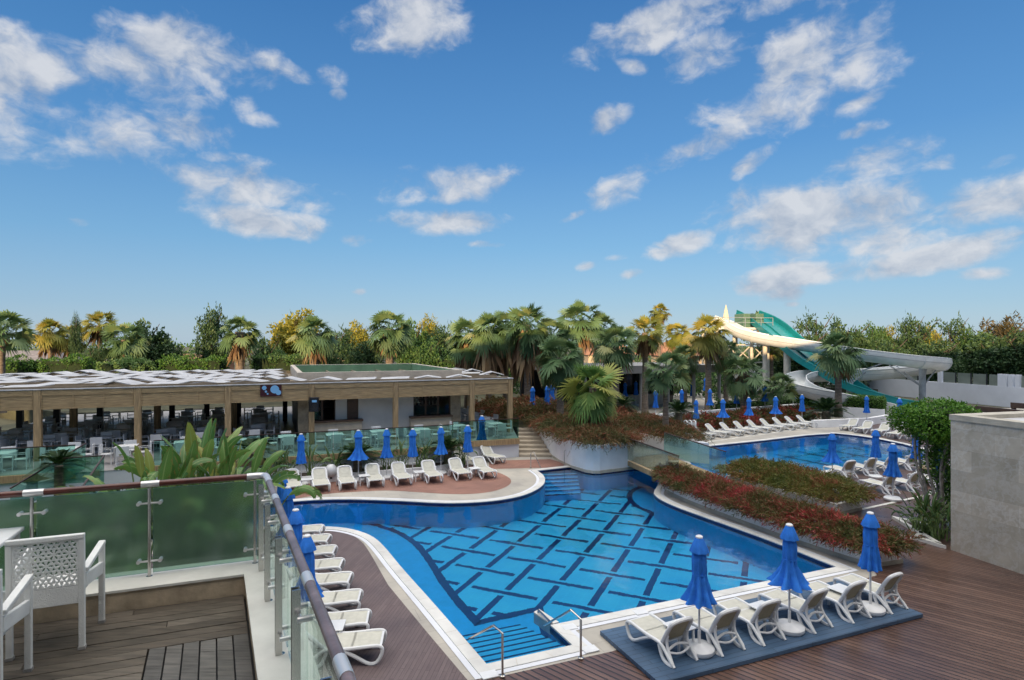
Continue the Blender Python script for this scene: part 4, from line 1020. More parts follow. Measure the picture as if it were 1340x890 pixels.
# ---------------------------------------------------------------- sun loungers
def lounger(deg=43):
    t = thing('sun_lounger', 'x', 'sun lounger')
    for s in (-1, 1):
        y = .325*s; m = MB()
        foot = arc_pts([(.80,y,.33),(.45,y,.345),(.12,y,.37),(-.03,y,.35),(-.04,y,.24),(.02,y,.10),(.10,y,.015),(.24,y,.02),(.50,y,.19),(.74,y,.315)], 2)
        rear = arc_pts([(.70,y,.335),(1.0,y,.345),(1.12,y,.32),(1.30,y,.16),(1.43,y,.04),(1.40,y,.0),(1.27,y,.0),(1.14,y,.05),(1.07,y,.18),(1.03,y,.30)], 2)
        m.tube(foot, .037, 8); m.tube(rear, .037, 8); m.build('side_frame', M['white'], t, smooth=True)
    m = MB(); m.box(.02,1.1,-.30,.30,.345,.36); m.build('seat_sling', M['sling'], t)
    m = MB()
    for x in (.0,.55,1.08): m.bar((x,-.325,.345),(x,.325,.345),.05,.03)
    m.build('cross_bar', M['white'], t)
    a = R(deg); c, s_ = math.cos(a), math.sin(a); hx, hz = 1.08, .345
    def bp(l, y, o=0): return (hx+l*c-o*s_, y, hz+l*s_+o*c)
    loop = [bp(0,-.29),bp(.30,-.295),bp(.50,-.285),bp(.59,-.23),bp(.61,0),bp(.59,.23),bp(.50,.285),bp(.30,.295),bp(0,.29)]
    m = MB(); m.tube(arc_pts(loop,2), .046, 8); fr = m.build('backrest', M['white'], t, smooth=True)
    m = MB(); A_ = [bp(-.02,-.28,0),bp(-.02,.28,0),bp(.575,.26,0),bp(.575,-.26,0)]; B_ = [bp(.06,-.23,0),bp(.06,.23,0),bp(.53,.21,0),bp(.53,-.21,0)]
    m.add(A_+B_, [(i,(i+1)%4,4+(i+1)%4,4+i) for i in range(4)]); m.build('back_border', M['white'], fr)
    m = MB(); ys = [-.285,.285]; ls = [.0,.69]
    m.add([bp(.0,-.27,.008),bp(.0,.27,.008),bp(.56,.25,.008),bp(.56,-.25,.008)], [(0,1,2,3)]); m.build('back_sling', M['sling'], fr)
    m = MB(); m.add([bp(.06,-.235,-.012),bp(.06,.235,-.012),bp(.535,.215,-.012),bp(.535,-.215,-.012)], [(3,2,1,0)]); m.build('back_sling_underside', M['slingback'], fr)
    m = MB()
    for s in (-1,1):
        e = 1.60 if deg < 55 else 1.47
        m.tube(arc_pts([bp(.24,.27*s,-.03),(e-.27,.275*s,.38),(e-.20,.285*s,.24),(e-.06,.31*s,.06),(e,.315*s,.0)],2), .031, 8)
    m.tube(arc_pts([(e-.22,-.28,.26),(e-.26,0,.33),(e-.22,.28,.26)],2), .028, 7); m.tube(arc_pts([(e-.19,-.285,.22),(e-.13,0,.15),(e-.19,.285,.22)],2), .024, 7)
    m.build('support_leg', M['white'], t, smooth=True)
    return t
LG, LU = lounger(), [False]
LG2, LU2 = lounger(60), [False]
def put_lounger(foot, ang, label, group, z=0.0, up=False):
    """foot: plan point of the foot end; ang: direction from foot to head"""
    return place(LG2 if up else LG, LU2 if up else LU, (foot[0], foot[1], z+.008), ang, label, group)
def parasol(flare, seed):
    g = random.Random(seed); t = thing('parasol', 'x', 'parasol')
    m = MB(); m.lathe([(.29,0),(.31,.03),(.31,.09),(.27,.13),(.08,.15),(.05,.17),(.0,.17)], 28); m.build('base', M['white'], t, smooth=True)
    m = MB(); m.tube([(0,0,.15),(0,0,2.25)], .022, 10); m.tube([(0,0,.15),(0,0,.42)], .033, 10); m.build('pole', M['white'], t, smooth=True)
    ph = g.random()*6
    def pleat(t_, z): k = .05+.22*max(0,min(1,(1.85-z)/.8)); return 1+k*math.cos(8*t_+ph+.5*math.sin(3*z))+.05*math.sin(3*t_+z*5)+.03*math.sin(17*t_+9*z+ph)+.02*math.sin(z*23+2*t_)
    prof_ = [(.11,2.05),(.138,1.9),(.140,1.75),(.136,1.62),(.128,1.545),(.136,1.50),(.152,1.40),(.166+.05*flare,1.25),(.185+.11*flare,1.1),(.20+.17*flare,1.0),(.18+.15*flare,.985)]
    prof = []
    for (r0,z0),(r1,z1) in zip(prof_[:-1], prof_[1:]):
        for q_ in range(3): prof.append((r0+(r1-r0)*q_/3, z0+(z1-z0)*q_/3))
    prof.append(prof_[-1]); m = MB(); m.lathe(prof[::-1], 64, mod=pleat); cn = m.build('canopy', M['blue'], t, smooth=True)
    m = MB(); m.lathe([(.134,1.53),(.137,1.545),(.134,1.56)], 24); m.build('tie_strap', M['blue'], cn, smooth=True)
    m = MB(); m.lathe([(.175,1.985),(.185,1.995),(.16,2.08),(.115,2.19),(.075,2.275),(.0,2.285)], 48, mod=lambda t_, z: 1+.09*math.cos(8*t_+ph)*max(0,(2.25-z)/.25)); m.build('vent_flap', M['blue'], t, smooth=True)
    m = MB(); m.lathe([(.075,2.272),(.075,2.30),(.05,2.32),(0,2.325)], 20); m.build('finial', M['white'], t, smooth=True)
    return t
PR = [parasol(0,1), parasol(1,2), parasol(.35,3), parasol(.15,4), parasol(.55,5)]; PU = [[False] for _ in range(5)]
def put_parasol(p, label, group, k=0, z=0.0):
    if k == 0: k = rnd.choice((0,0,3))
    elif k == 2: k = rnd.choice((2,4))
    return place(PR[k], PU[k], (p[0],p[1],z+.008), rnd.random()*6, label, group, (rnd.uniform(.94,1.07),)*2+(rnd.uniform(.985,1.015),))
def side_table():
    t = thing('side_table', 'x', 'side table')
    m = MB(); m.box(-.24,.24,-.24,.24,.40,.425); m.build('table_top', M['white'], t, bevel=.012)
    for sx in (-1,1):
        for sy in (-1,1):
            l = MB(); l.bar((sx*.20,sy*.20,0),(sx*.19,sy*.19,.40),.04,.04); l.build('leg', M['white'], t)
    return t
ST, SU = side_table(), [False]
def put_table(p, a, label, group, z=0.0): return place(ST, SU, (p[0],p[1],z+.008), a, label, group)
ORD = ['first','second','third','fourth','fifth','sixth','seventh','eighth','ninth','tenth','eleventh','twelfth']

# blue boarded platform with six loungers
mp = [G(785,825.5,.09), G(0,0,.09) if False else None]
c0 = Vector(G(785,825.3,.1)); c1 = Vector(G(1209,808.7,.02)); bdir = Vector((CA,SA)); adir = Vector((-SA,CA))
Lb = (Vector(G(1208,803,.1))-c0).dot(bdir); Wd = -(Vector(G(1208,803,.1))-c0).dot(adir)
pl = thing('platform', 'low blue boarded platform under the six nearest loungers', 'platform', (c0.x,c0.y,0), ANG)
m = MB(); m.box(0,Lb,-Wd,0,.012,.10); m.build('boards', M['bluemat'], pl, bevel=.008)
ml = [(877,873),(943,857.6),(999,843.8),(1060,828.7),(1114.6,814.6),(1163,802.8)]
hang = math.atan2(-CA,SA)+R(5)        # from foot to head: towards the camera
LABM = ['first lounger from the near end of the blue platform','second lounger on the blue platform, right of the nearest parasol','third lounger on the blue platform, before the flared parasol','fourth lounger on the blue platform, behind the flared parasol','fifth lounger on the blue platform, left of its right-hand parasol','last lounger at the far right end of the blue platform']
for i, q in enumerate(ml):
    p = Vector(G(*q, .1)); d = Vector((math.cos(hang), math.sin(hang))); nn = Vector((-d.y,d.x))
    # the pixel marks the rear foot on the camera's left side
    foot = p - d*1.29 - nn*(-.31)
    put_lounger(tuple(foot), hang+R(rnd.uniform(-2.5,2.5)), 'white sun lounger, '+LABM[i], 'loungers on the blue platform', .1, True).scale = (.93,.95,.95)
for i, (q, k, lb) in enumerate((((915,853),2,'closed blue parasol nearest the camera, standing between the first two loungers of the blue platform'),((1033,825),1,'closed blue parasol with a wide flared skirt, middle of the blue platform'),((1139,800),0,'slim closed blue parasol at the right end of the blue platform'))):
    put_parasol(G(*q,.1), lb, 'parasols on the blue platform', k, .1)
for q, lb in (((893,842),'small white side table by the nearest parasol on the blue platform'),((1003,815),'small white side table by the flared parasol on the blue platform'),((1106,790),'small white side table by the right-hand parasol on the blue platform')):
    put_table(G(q[0]-4,q[1]+4,.1), hang, lb, 'side tables on the blue platform', .1)
# column of loungers beside the balcony rail
lc = [(420,700),(429,713),(437,728),(446,746),(457,765),(470,789),(481,817),(500,845)]
la = R(180+7)
for i, q in enumerate(lc):
    p = Vector(G(q[0],q[1]-6,.30)); put_lounger((p.x, p.y), la+R(rnd.uniform(-2,2)), 'white sun lounger, %s from the near end of the row beside the balcony rail' % ORD[7-i], 'loungers on the brown tiled deck')
for i, q in enumerate(((369,617.5),(377,638),(387,666),(402,699))):
    p = G(*q, 2.32); put_parasol(p, 'closed blue parasol %s from the far end behind the balcony rail' % ORD[i], 'parasols behind the balcony rail', (0,2,0,2)[i])
p = G(441,823,.40); put_table((p[0]-.12,p[1]+.1), la, 'small white side table between the two nearest loungers by the balcony rail', 'side tables by the rail')
# row along the terrace bed
lr = [(384,648),(421,645.5),(456,642.5),(492.6,639),(530,636.3),(570,633.3),(608,629.5),(641,627.5)]
for i, q in enumerate(lr):
    p = Vector(G(*q)); put_lounger(tuple(p), math.atan2(CA,-SA)+R(rnd.uniform(-4,4)), 'white sun lounger, %s from the left in the row on the red pavers' % ORD[i], 'loungers in front of the terrace bed')
for q, lb in (((617,611),'white sun lounger at the foot of the white terrace wall, partly behind a parasol'),((654,607.5),'white sun lounger alone against the white terrace wall beside the stairs')):
    put_lounger(G(*q), math.atan2(CA,-SA)+R(12), lb, 'loungers against the terrace wall')
for i, (q, k) in enumerate((((394,567.3),0),((469,563.5),1),((506,561.5),2),((540,560.3),0),((577,557.8),2),((612,555.8),0),((630.5,544.6),0))):
    p = G(*q, 2.32); put_parasol(p, ('closed blue parasol, %s from the left in the row along the terrace bed' % ORD[i]) if i < 6 else 'closed blue parasol against the white terrace wall near the stairs', 'parasols along the terrace bed', k)
for i, q in enumerate(((394,637),(469,632),(540,627),(612,622))):
    p = Vector(G(*q)); put_table((p.x+.35,p.y-.35), ANG, 'white side table, %s from the left between the loungers on the red pavers' % ORD[i], 'side tables on the red pavers')
# second pool, far row
fr0, fr1 = Vector(G(913,577.5)), Vector(G(1071,559.5))
for i in range(10):
    p = fr0.lerp(fr1, i/9); put_lounger(tuple(p), math.atan2(.93,-.30)+R(26), 'white sun lounger, %s from the left in the row before the dark red hedge' % ORD[i], 'loungers on the far side of the second pool')
for i, (x, yt) in enumerate(((911,523.3),(946,522),(980,520),(1015,518.3),(1049.5,516.2))):
    p = G(x, yt, 2.32); put_parasol(p, 'closed blue parasol, %s from the left behind the far row of loungers' % ORD[i], 'parasols of the far lounger row', (0,1,2,1,0)[i])
for i, (x, yt, k) in enumerate(((858,511,0),(892,510,0),(929,508.5,2),(964,506.8,0),(1001,504.7,2),(1038,502.3,0))):
    p = G(x, yt, 2.72); put_parasol(p, 'closed blue parasol, %s from the left on the upper terrace behind the red hedge' % ORD[i], 'parasols on the upper terrace', k, .4)
for x, yt, lb in ((923,494.5,'closed blue parasol standing before the dark beach pavilion'),(906,500,'closed blue parasol in shade beside the beach pavilion'),(818,500,'closed blue parasol in shade left of the grey columns'),(832,499,'closed blue parasol in shade beside a grey column'),(716,505,'closed blue parasol under the tall palms, left of a pair'),(722.5,503,'closed blue parasol under the tall palms, right of a pair'),(697,506,'closed blue parasol in deep shade left of the ringed palm trunk')):
    z = .99 if x < 760 else .4
    p = G(x, yt, 2.32+z); put_parasol(p, lb, 'parasols in the garden shade', 0, z)
# second pool, right end and near side
for i, q in enumerate(((1105,564),(1124,567.5),(1147,570.5),(1168,574.5),(1192,577))):
    put_lounger(G(*q), R(35), 'white sun lounger, %s from the left at the right end of the second pool' % ORD[i], 'loungers at the right end of the second pool')
for x, yt, lb in ((1134,517.5,'closed blue parasol in front of the clipped hedge by the slides'),(1177,521.5,'closed blue parasol with flared skirt near the end of the white slide')):
    put_parasol(G(x,yt,2.32), lb, 'parasols at the right end of the second pool', 0 if x < 1150 else 1)
for i, (q, s) in enumerate((((1085,619),0),((1112,615.5),0),((1138,612),0),((1168,609),0),((1192,605),0))):
    put_lounger(G(*q), R(-74+rnd.uniform(-4,4)), 'white sun lounger, %s from the left along the near side of the second pool' % ORD[i], 'loungers along the near side of the second pool', 0, True)
for i, q in enumerate(((1131,638),(1163,635),(1196,630))):
    put_lounger(G(*q), R(-70+rnd.uniform(-4,4)), 'white sun lounger, %s from the left in the row next to the short hedge end' % ORD[i], 'loungers by the end of the short hedge', 0, True)
for x, yt, k, lb in ((1089,566,1,'closed blue parasol with wide skirt standing against the second pool'),(1146,561,0,'closed blue parasol on the near side of the second pool, second from the left'),(1168.5,579.5,2,'closed blue parasol among the loungers nearest the short hedge end'),(1199,562.5,0,'closed blue parasol beside the round-topped tree'),(1229,575,0,'closed blue parasol half hidden behind the trunks of the round-topped tree'),(1223,528.5,0,'tip of a closed blue parasol showing above the round-topped tree')):
    put_parasol(G(x,yt,2.32), lb, 'parasols on the near side of the second pool', k)
# folded loungers stacked upright
sf = thing('folded_loungers', 'upright stack of folded white loungers at the left end of the far row', 'lounger stack', (*G(893,579),0), R(10))
for i in range(3):
    m = MB(); x = i*.28; m.tube(arc_pts([(x,-.3,0),(x+.12,-.32,.8),(x+.22,-.3,1.3),(x+.24,0,1.42),(x+.22,.3,1.3),(x+.12,.32,.8),(x,.3,0)],2), .04, 6); f_ = m.build('folded_frame', M['white'], sf, smooth=True)
    m = MB(); m.add([(x,-.28,.05),(x,.28,.05),(x+.2,.28,1.28),(x+.2,-.28,1.28)], [(0,1,2,3)]); m.build('sling', M['white'], f_)
# white globe lamp in the terrace bed
gl = thing('globe_lamp', 'white globe garden lamp in the planting bed, unlit', 'garden lamp', (DX(433,26.9),26.9,.2))
m = MB(); m.lathe([(.0,0),(.14,.03),(.26,.15),(.30,.30),(.26,.45),(.14,.57),(0,.60)], 24); m.build('globe', M['white'], gl, smooth=True)
m = MB(); m.lathe([(.1,-.06),(.1,.06)], 16); m.build('base', M['dark'], gl)
# pool handrails
def handrail(label, pts, r=.024):
    m = MB(); m.tube(arc_pts(pts,2) if False else [Vector(p) for p in pts], r, 10)
    for p in (pts[0],): m.lathe([(.055,0),(.055,.02),(r,.03)], 14, (p[0],p[1],p[2]))
    return tag(m.build('pool_handrail', M['chrome'], smooth=True), label, 'handrail')
def hr(label, base, knee, end, toz):
    b = G(*base); Yb = b[1]; zt = DZ(knee[0][1], Yb); P = [(b[0],b[1],.02),(b[0],b[1],zt)]
    k2 = D(knee[1][0], knee[1][1], Yb+.28); e = G(*end, toz)
    P += [k2, (e[0],e[1],toz)]
    return handrail(label, P)
hr('bent steel pool handrail at the left of the near steps', (657.5,886.5), ((657.5,829),(646,818.5)), (614,836), .03)
hr('bent steel pool handrail at the right of the near steps', (760,863), ((760,810.5),(747.5,798)), (712,818.5), .0)
hr('slender steel handrail at the left of the far pool steps', (694.5,613), ((694.5,594),(698,591)), (711,620), -.3)
hr('slender steel handrail at the right of the far pool steps', (738.5,609.5), ((738.5,590),(742,588)), (758,618), -.3)
handrail('short steel stair rail at the top of the garden stairs', [(*(1.35,37.0),.9),(1.35,37.0,1.75),(1.9,35.6,1.5)])
handrail('steel stair rail on the curved white wall', [(1.75,35.6,.8),(1.78,35.5,1.62),(2.05,33.6,1.05)])
# ---------------------------------------------------------------- balcony
ZFL, ZC, ZR = 3.94, 4.11, 4.98
c1 = Vector((-2.47,5.91)); ldir = (Vector((-4.47,5.13))-c1).normalized(); rdir = (Vector((-.645,2.31))-c1).normalized()
Lend = c1+ldir*4.6; Rend = c1+rdir*6.9
ln = Vector((-ldir.y, ldir.x)); ln = ln if ln.dot(Vector((0,-1))) > 0 else -ln      # inward normals
rn = Vector((-rdir.y, rdir.x)); rn = rn if rn.dot(Vector((-1,0))) > 0 else -rn
def corner(dl, dr):      # meeting point of the two rail lines moved inwards by dl, dr
    A = c1+ln*dl; B = c1+rn*dr; M2 = Matrix(((ldir.x,-rdir.x),(ldir.y,-rdir.y))); s = M2.inverted() @ (B-A); return A+ldir*s.x
cin, cout = corner(.31,.20), corner(-.14,-.14)
slab = [tuple(cout), tuple(Lend-ln*.14), tuple(Lend+Vector((0,-7))), tuple(Rend+Vector((0,-1.5))), tuple(Rend-rn*.14)]
m = MB(); m.prism([tuple(cin), tuple(Lend+ln*.31), tuple(Lend+Vector((0,-7))), tuple(Rend+rn*.20+Vector((0,-1.5))), tuple(Rend+rn*.20)], 3.45, ZFL-.045); structure(m.build('balcony_floor', M['dark']))
m = MB(); m.prism(slab, 0, 3.449); tag(m.build('podium_wall', M['stucco']), 'rendered storey carrying the balcony, below the wooden floor', 'wall')
cb = thing('balcony_curb', 'stone curb with pale top along the balcony edge under the glass', 'curb', (c1.x,c1.y,ZFL-.4))
def rel(p): return (p[0]-c1.x, p[1]-c1.y)
m = MB(); poly = [rel(cout), rel(Lend-ln*.14), rel(Lend+ln*.31), rel(cin)]; m.prism(poly, 0, .57); q2 = [rel(cout), rel(cin), rel(Rend+rn*.20), rel(Rend-rn*.14)]
m.prism(q2, 0, .57); m.build('curb_face', M['curb'], cb)
m = MB(); c2 = corner(.325,.215); c3 = corner(-.15,-.15)
m.prism([rel(c3), rel(Lend-ln*.15), rel(Lend+ln*.325), rel(c2)], .5705, .592); m.prism([rel(c3), rel(c2), rel(Rend+rn*.215), rel(Rend-rn*.15)], .5705, .592); m.build('curb_top', M['curbtop'], cb)
# deck boards: the main field runs with the left curb, a border strip of cross boards near the right curb
bw = .118; gap = .007
fld = MB(); g_ = random.Random(3)
zt = ZFL; start = cin-ln*0
xd = -ldir      # towards the right
n_ = int(5.2/bw)
for i in range(n_):
    d0 = .32+i*bw; d1 = d0+bw-gap
    # right end: the curb line, or the border strip once it begins
    def at(d, dr): 
        A = c1+ln*d; B = c1+rn*dr; M2 = Matrix(((ldir.x,-rdir.x),(ldir.y,-rdir.y))); s = M2.inverted() @ (B-A); return A+ldir*s.x
    dr = .22 if d1 < 1.14 else .925
    a0, a1 = at(d0,dr), at(d1,dr)
    cuts = sorted([0]+[g_.uniform(.5,2.1)+k*1.9 for k in range(3)]+[5.5]); pr_ = 0.0
    for k in range(len(cuts)-1):
        u0, u1 = cuts[k]+(.002 if k else 0), cuts[k+1]-.002
        dz = g_.uniform(-.002,.002)
        P = [a0+ldir*u0, a0+ldir*u1, a1+ldir*u1, a1+ldir*u0]; fld.prism([tuple(p) for p in P], zt-.03, zt+dz)
fo = fld.build('balcony_boards', M['deckwood'], bevel=.003); structure(fo)
brd = MB(); s0 = 0.0
# border: boards running with the right rail
for i in range(6):
    e0 = .22+i*.117; e1 = e0+.116-.009
    p0, p1 = at(1.15,e0), at(1.15,e1)
    brd.prism([tuple(p0),tuple(p0+rdir*5.2),tuple(p1+rdir*5.2),tuple(p1)], zt-.03, zt+g_.uniform(-.002,.003))
M['deckgrey'] = deckwood((.085,.082,.078),(.12,.115,.108),(.15,.145,.135))
structure(brd.build('balcony_boards', M['deckgrey'], bevel=.003))
# railing: left run and right run
def railing(label, a, d, L, nin, posts, panels, gm, flatpost):
    t = thing('balcony_railing', label, 'railing', (a.x,a.y,ZC))
    hz = ZR-ZC
    r = MB(); r.tube([(0,0,hz),(d.x*L,d.y*L,hz)], .029, 14); r.build('handrail', M['rail'] if not flatpost else M['railgrey'], t, smooth=True)
    for u in posts:
        p = d*u; nn = nin*.05
        q = MB()
        if not flatpost:
            q.tube([(p.x+nn.x,p.y+nn.y,.02),(p.x+nn.x,p.y+nn.y,hz-.03)], .015, 12)
        else:
            for s in (-.022,.022):
                c = p+d*s+nn*1.3; q.bar((c.x,c.y,.02),(c.x,c.y,hz-.03),.010,.045,up=(nin.x,nin.y,0))
        q.lathe([(.05,0),(.05,.012),(.02,.02)], 16, (p.x+nn.x,p.y+nn.y,.004)); po = q.build('post', M['chrome'], t, smooth=True)
        cl = MB(); e = d*.075
        cl.tube([(p.x-e.x,p.y-e.y,hz),(p.x+e.x,p.y+e.y,hz)], .0315, 14); cl.build('sleeve', M['steelbright'], t, smooth=True)
        for z in (.16, hz-.17):
            k = MB(); f_ = d*.088; k.tube([(p.x+nn.x-f_.x,p.y+nn.y-f_.y,z),(p.x+nn.x+f_.x,p.y+nn.y+f_.y,z)], .009, 8)
            for s in (-1,1):
                b = p+f_*s; k.tube([(b.x+nn.x*1.35,b.y+nn.y*1.35,z),(b.x-nn.x*.2,b.y-nn.y*.2,z)], .017, 12)
            k.build('glass_clamp', M['steelbright'], po, smooth=True)
    for u0, u1 in panels:
        q = MB(); a_, b_ = d*u0, d*u1; w = nin*.006
        q.prism([tuple(a_-w),tuple(b_-w),tuple(b_+w),tuple(a_+w)], .035, hz-.045); q.build('glass_panel', M[gm], t)
    return t
M['steelbright'] = mat('bright_steel', (.66,.66,.66), .34, .03, 5, metal=.6)
M['railgrey'] = mat('weathered_rail', (.16,.12,.125), .35, .3, 6, .1, 30, coat=.3)
# positions along the left run measured from the corner
pl_ = [.08, 1.0, 2.0, 3.1]
railing('balcony railing with reddish wooden handrail and frosted green glass on the left', c1, ldir, 4.6, ln, [.10, 1.005, 1.90, 2.8, 3.7], [(.03,.985),(1.025,1.88),(1.92,2.78),(2.82,3.68),(3.72,4.58)], 'frosted', False)
railing('balcony railing with greyish handrail and clear glass running towards the camera on the right', c1, rdir, 6.6, rn, [.28,1.02,1.98,2.95,3.95,4.95,5.95], [(.06,.98),(1.04,1.94),(2.0,2.91),(2.97,3.91),(3.97,4.91),(4.97,5.91)], 'clearglass', True)
# bright corner sleeve
m = MB(); m.tube(arc_pts([c1.to_3d()+Vector((ldir.x*.16,ldir.y*.16,ZR)), c1.to_3d()+Vector((0,0,ZR)), c1.to_3d()+Vector((rdir.x*.22,rdir.y*.22,ZR))],2), .0325, 14)
tag(m.build('corner_sleeve', M['steelbright'], smooth=True), 'bright steel bend joining the two balcony handrails at the corner', 'rail fitting')

# wicker armchairs
def armchair():
    t = thing('wicker_armchair', 'x', 'armchair'); W2, D2, hb = .225, .225, .86
    for sx in (-1,1):
        l = MB(); l.bar((sx*W2,-D2,0),(sx*W2,-D2-.015,hb),.040,.040); o = l.build('leg', M['wicker'], t, bevel=.006)
        l = MB(); l.bar((sx*W2*1.12,D2,0),(sx*W2*1.12,D2,.66),.042,.042); o = l.build('leg', M['wicker'], t, bevel=.006)
        for yy, xx in ((-D2,W2*sx),(D2,W2*1.12*sx)):
            f_ = MB(); f_.box(xx-.024,xx+.024,yy-.024,yy+.024,-.001,.022); f_.build('foot_cap', M['greyslab'], t)
        a = MB(); a.bar((sx*W2*1.04,-D2+.02,.60),(sx*W2*1.12,D2+.02,.675),.05,.035); a.bar((sx*W2*1.04,-D2+.02,.52),(sx*W2*1.12,D2-.02,.47),.03,.10); a.build('armrest', M['wicker'], t, bevel=.006)
    s = MB(); s.box(-W2+.02,W2-.02,-D2+.02,D2+.03,.395,.445); s.build('seat', M['wicker'], t, bevel=.01)
    b = MB(); b.box(-W2-.02,W2+.02,-D2-.04,-D2+.005,hb,hb+.035); fr = b.build('top_rail', M['wicker'], t, bevel=.006); b = MB(); b.box(-W2+.02,W2-.02,-D2-.022,-D2+.002,.36,.50); b.build('lower_back', M['wicker'], t, bevel=.006)
    # pierced back: a grid of small cells, left out where the flower pattern has its openings
    nx, nz = 104, 92; x0, x1, z0, z1 = -W2+.018, W2-.018, .50, hb; V = []; Q = []; idx = {}
    def solid(x, z):
        s_ = .098; u = x/s_; v = (z-z0)/(s_*.866); best = None
        for r_ in (math.floor(v), math.floor(v)+1):
            sh = .5*(r_ % 2)
            c = round(u-sh)+sh; dx, dz = (u-c)*s_, (v-r_)*s_*.866; d = math.hypot(dx,dz)
            if best is None or d < best[0]: best = (d, math.atan2(dz,dx))
        d, a = best; r = d/s_
        if x < x0+.012 or x > x1-.012 or z > z1-.012 or z < z0+.008: return True
        if .12 < r < .43: return math.cos(a*6) < .15
        return not (.50 < r)
    hx_, hz_ = (x1-x0)/nx, (z1-z0)/nz
    def vid(i, k):
        if (i,k) not in idx: idx[(i,k)] = len(V); V.append((x0+i*hx_, -D2-.016+.02*((z0+k*hz_)-hb)*0, z0+k*hz_))
        return idx[(i,k)]
    for i in range(nx):
        for k in range(nz):
            if solid(x0+(i+.5)*hx_, z0+(k+.5)*hz_): Q.append((vid(i,k),vid(i+1,k),vid(i+1,k+1),vid(i,k+1)))
    o = build_np('pierced_back', V, Q, M['wicker'], t); sd = o.modifiers.new('thick','SOLIDIFY'); sd.thickness = .012; sd.offset = 0
    return t
ac = armchair(); au = [False]
BR = Vector((-3.34,4.55)); BL = Vector((-3.73,4.39)); FR = Vector((-3.52,4.98)); FL = Vector((-3.99,4.78))
wv = (BR-BL).normalized(); fv = Vector((-wv.y, wv.x)); ra_ = math.atan2(wv.y, wv.x); ctr = (BR+BL)/2+fv*.225
place(ac, au, (ctr.x,ctr.y,ZFL+.003), ra_, 'white wicker armchair with flower-pierced back, seen from behind on the balcony', 'balcony armchairs')
c2_ = Vector((-3.48,4.24))-wv*.252-fv*.225
place(ac, au, (c2_.x,c2_.y,ZFL+.003), ra_+.02, 'white wicker armchair cut off by the left edge, only one arm and leg showing', 'balcony armchairs')
bt = thing('balcony_table', 'white square balcony table at the far left, mostly outside the view', 'table', (-4.52,4.72,ZFL+.003), ra_)
m = MB(); m.box(-.38,.38,-.38,.38,.71,.745); m.build('table_top', M['white'], bt, bevel=.01)
for sx in (-1,1):
    for sy in (-1,1):
        m = MB(); m.bar((sx*.33,sy*.33,0),(sx*.33,sy*.33,.71),.045,.045); m.build('leg', M['wicker'], bt)

# ---------------------------------------------------------------- marble-clad annex on the right
wc = Vector((13.4,17.97)); wd = (Vector(G(1340,752.6))-wc).normalized(); wang = math.atan2(wd.y, wd.x)
an = thing('marble_annex', 'flat-roofed annex clad in grey marble at the right edge', 'building', (wc.x,wc.y,0), wang)
hA = 3.98
m = MB(); m.box(0,16,0,9,-.05,hA); m.build('wall', M['marble'], an)      # local y points away from the pool side
m = MB()
for a in ((-.03,16,-.03,.42),(-.03,.45,.42,8.6),(-.03,16,8.6,9.03)): m.box(*a,hA+.002,hA+.17)
m.build('coping', M['stone'], an)
m = MB(); m.box(.45,16,.42,8.6,hA+.002,hA+.05); m.build('gravel_roof', M['roofwhite'], an)
# the bed at its corner with kerb, round-topped tree and leafy plants
kp = [G(1195,706),G(1232,717.5),(13.32,18.05),(13.75,20.9),G(1213,690)]
planter('tree_bed', kp, .11, 'small kerbed bed at the corner of the marble annex', band=False, m='curbtop')
for i, (q, h_, lb) in enumerate((((1207,700),1.15,'dark broad-leaved plant at the front of the kerbed bed'),((1222,704),1.3,'dark broad-leaved plant in the middle of the kerbed bed'),((1237,711),1.15,'dark broad-leaved plant touching the marble wall'))):
    p = G(*q); paddle_plant('bed_plant', lb, p[0], p[1]+.25, .05, h_, 20, 40+i, leaf=.8, width=.17, m='midpaddle', spread=1.15, group='plants in the kerbed bed')
bx, by = G(1240,699)
tt = thing('topiary_tree', 'clipped round-topped tree with several thin grey trunks beside the marble annex', 'tree', (bx,by,.05))
g = rng(77); n = 11000; d = unit(g.normal(0,1,(n,3))); P = d*np.array([1.35,1.3,.62]); P *= (np.abs(d)**4).sum(1)[:,None]**(-.10)*g.uniform(.86,1.04,(n,1)); P[:,2] = np.maximum(P[:,2], -.54+.1*g.normal(0,1,n))
P = P+.10*np.sin(P[:,[1,2,0]]*4+1)+.05*np.sin(P[:,[2,0,1]]*11)+np.where(g.random((n,1))<.10,g.normal(0,.10,(n,3)),0); P[:,2] += 3.56; P[:,0] += .52; P[:,1] += 1.0
V, Q = leaves(P, d*.5+g.normal(0,.7,(n,3)), d+g.normal(0,.5,(n,3)), .085*g.uniform(.7,1.4,n), .055); build_np('crown', V, Q, M['topiary'], tt)
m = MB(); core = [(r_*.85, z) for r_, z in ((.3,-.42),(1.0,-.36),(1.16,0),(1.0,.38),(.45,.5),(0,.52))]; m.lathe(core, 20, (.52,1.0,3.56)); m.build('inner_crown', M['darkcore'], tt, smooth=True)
n = 6500; g = rng(78); zz = g.random(n)**.8*3.1; P = np.c_[.55+.30*np.sin(zz*2)+g.normal(0,.30,n), .75+g.normal(0,.3,n), zz]
V, Q = leaves(P, g.normal(0,1,(n,3))-np.array([0,0,.4]), g.normal(0,1,(n,3)), .09*g.uniform(.7,1.3,n), .06); build_np('ivy', V, Q, M['hedge'], tt)
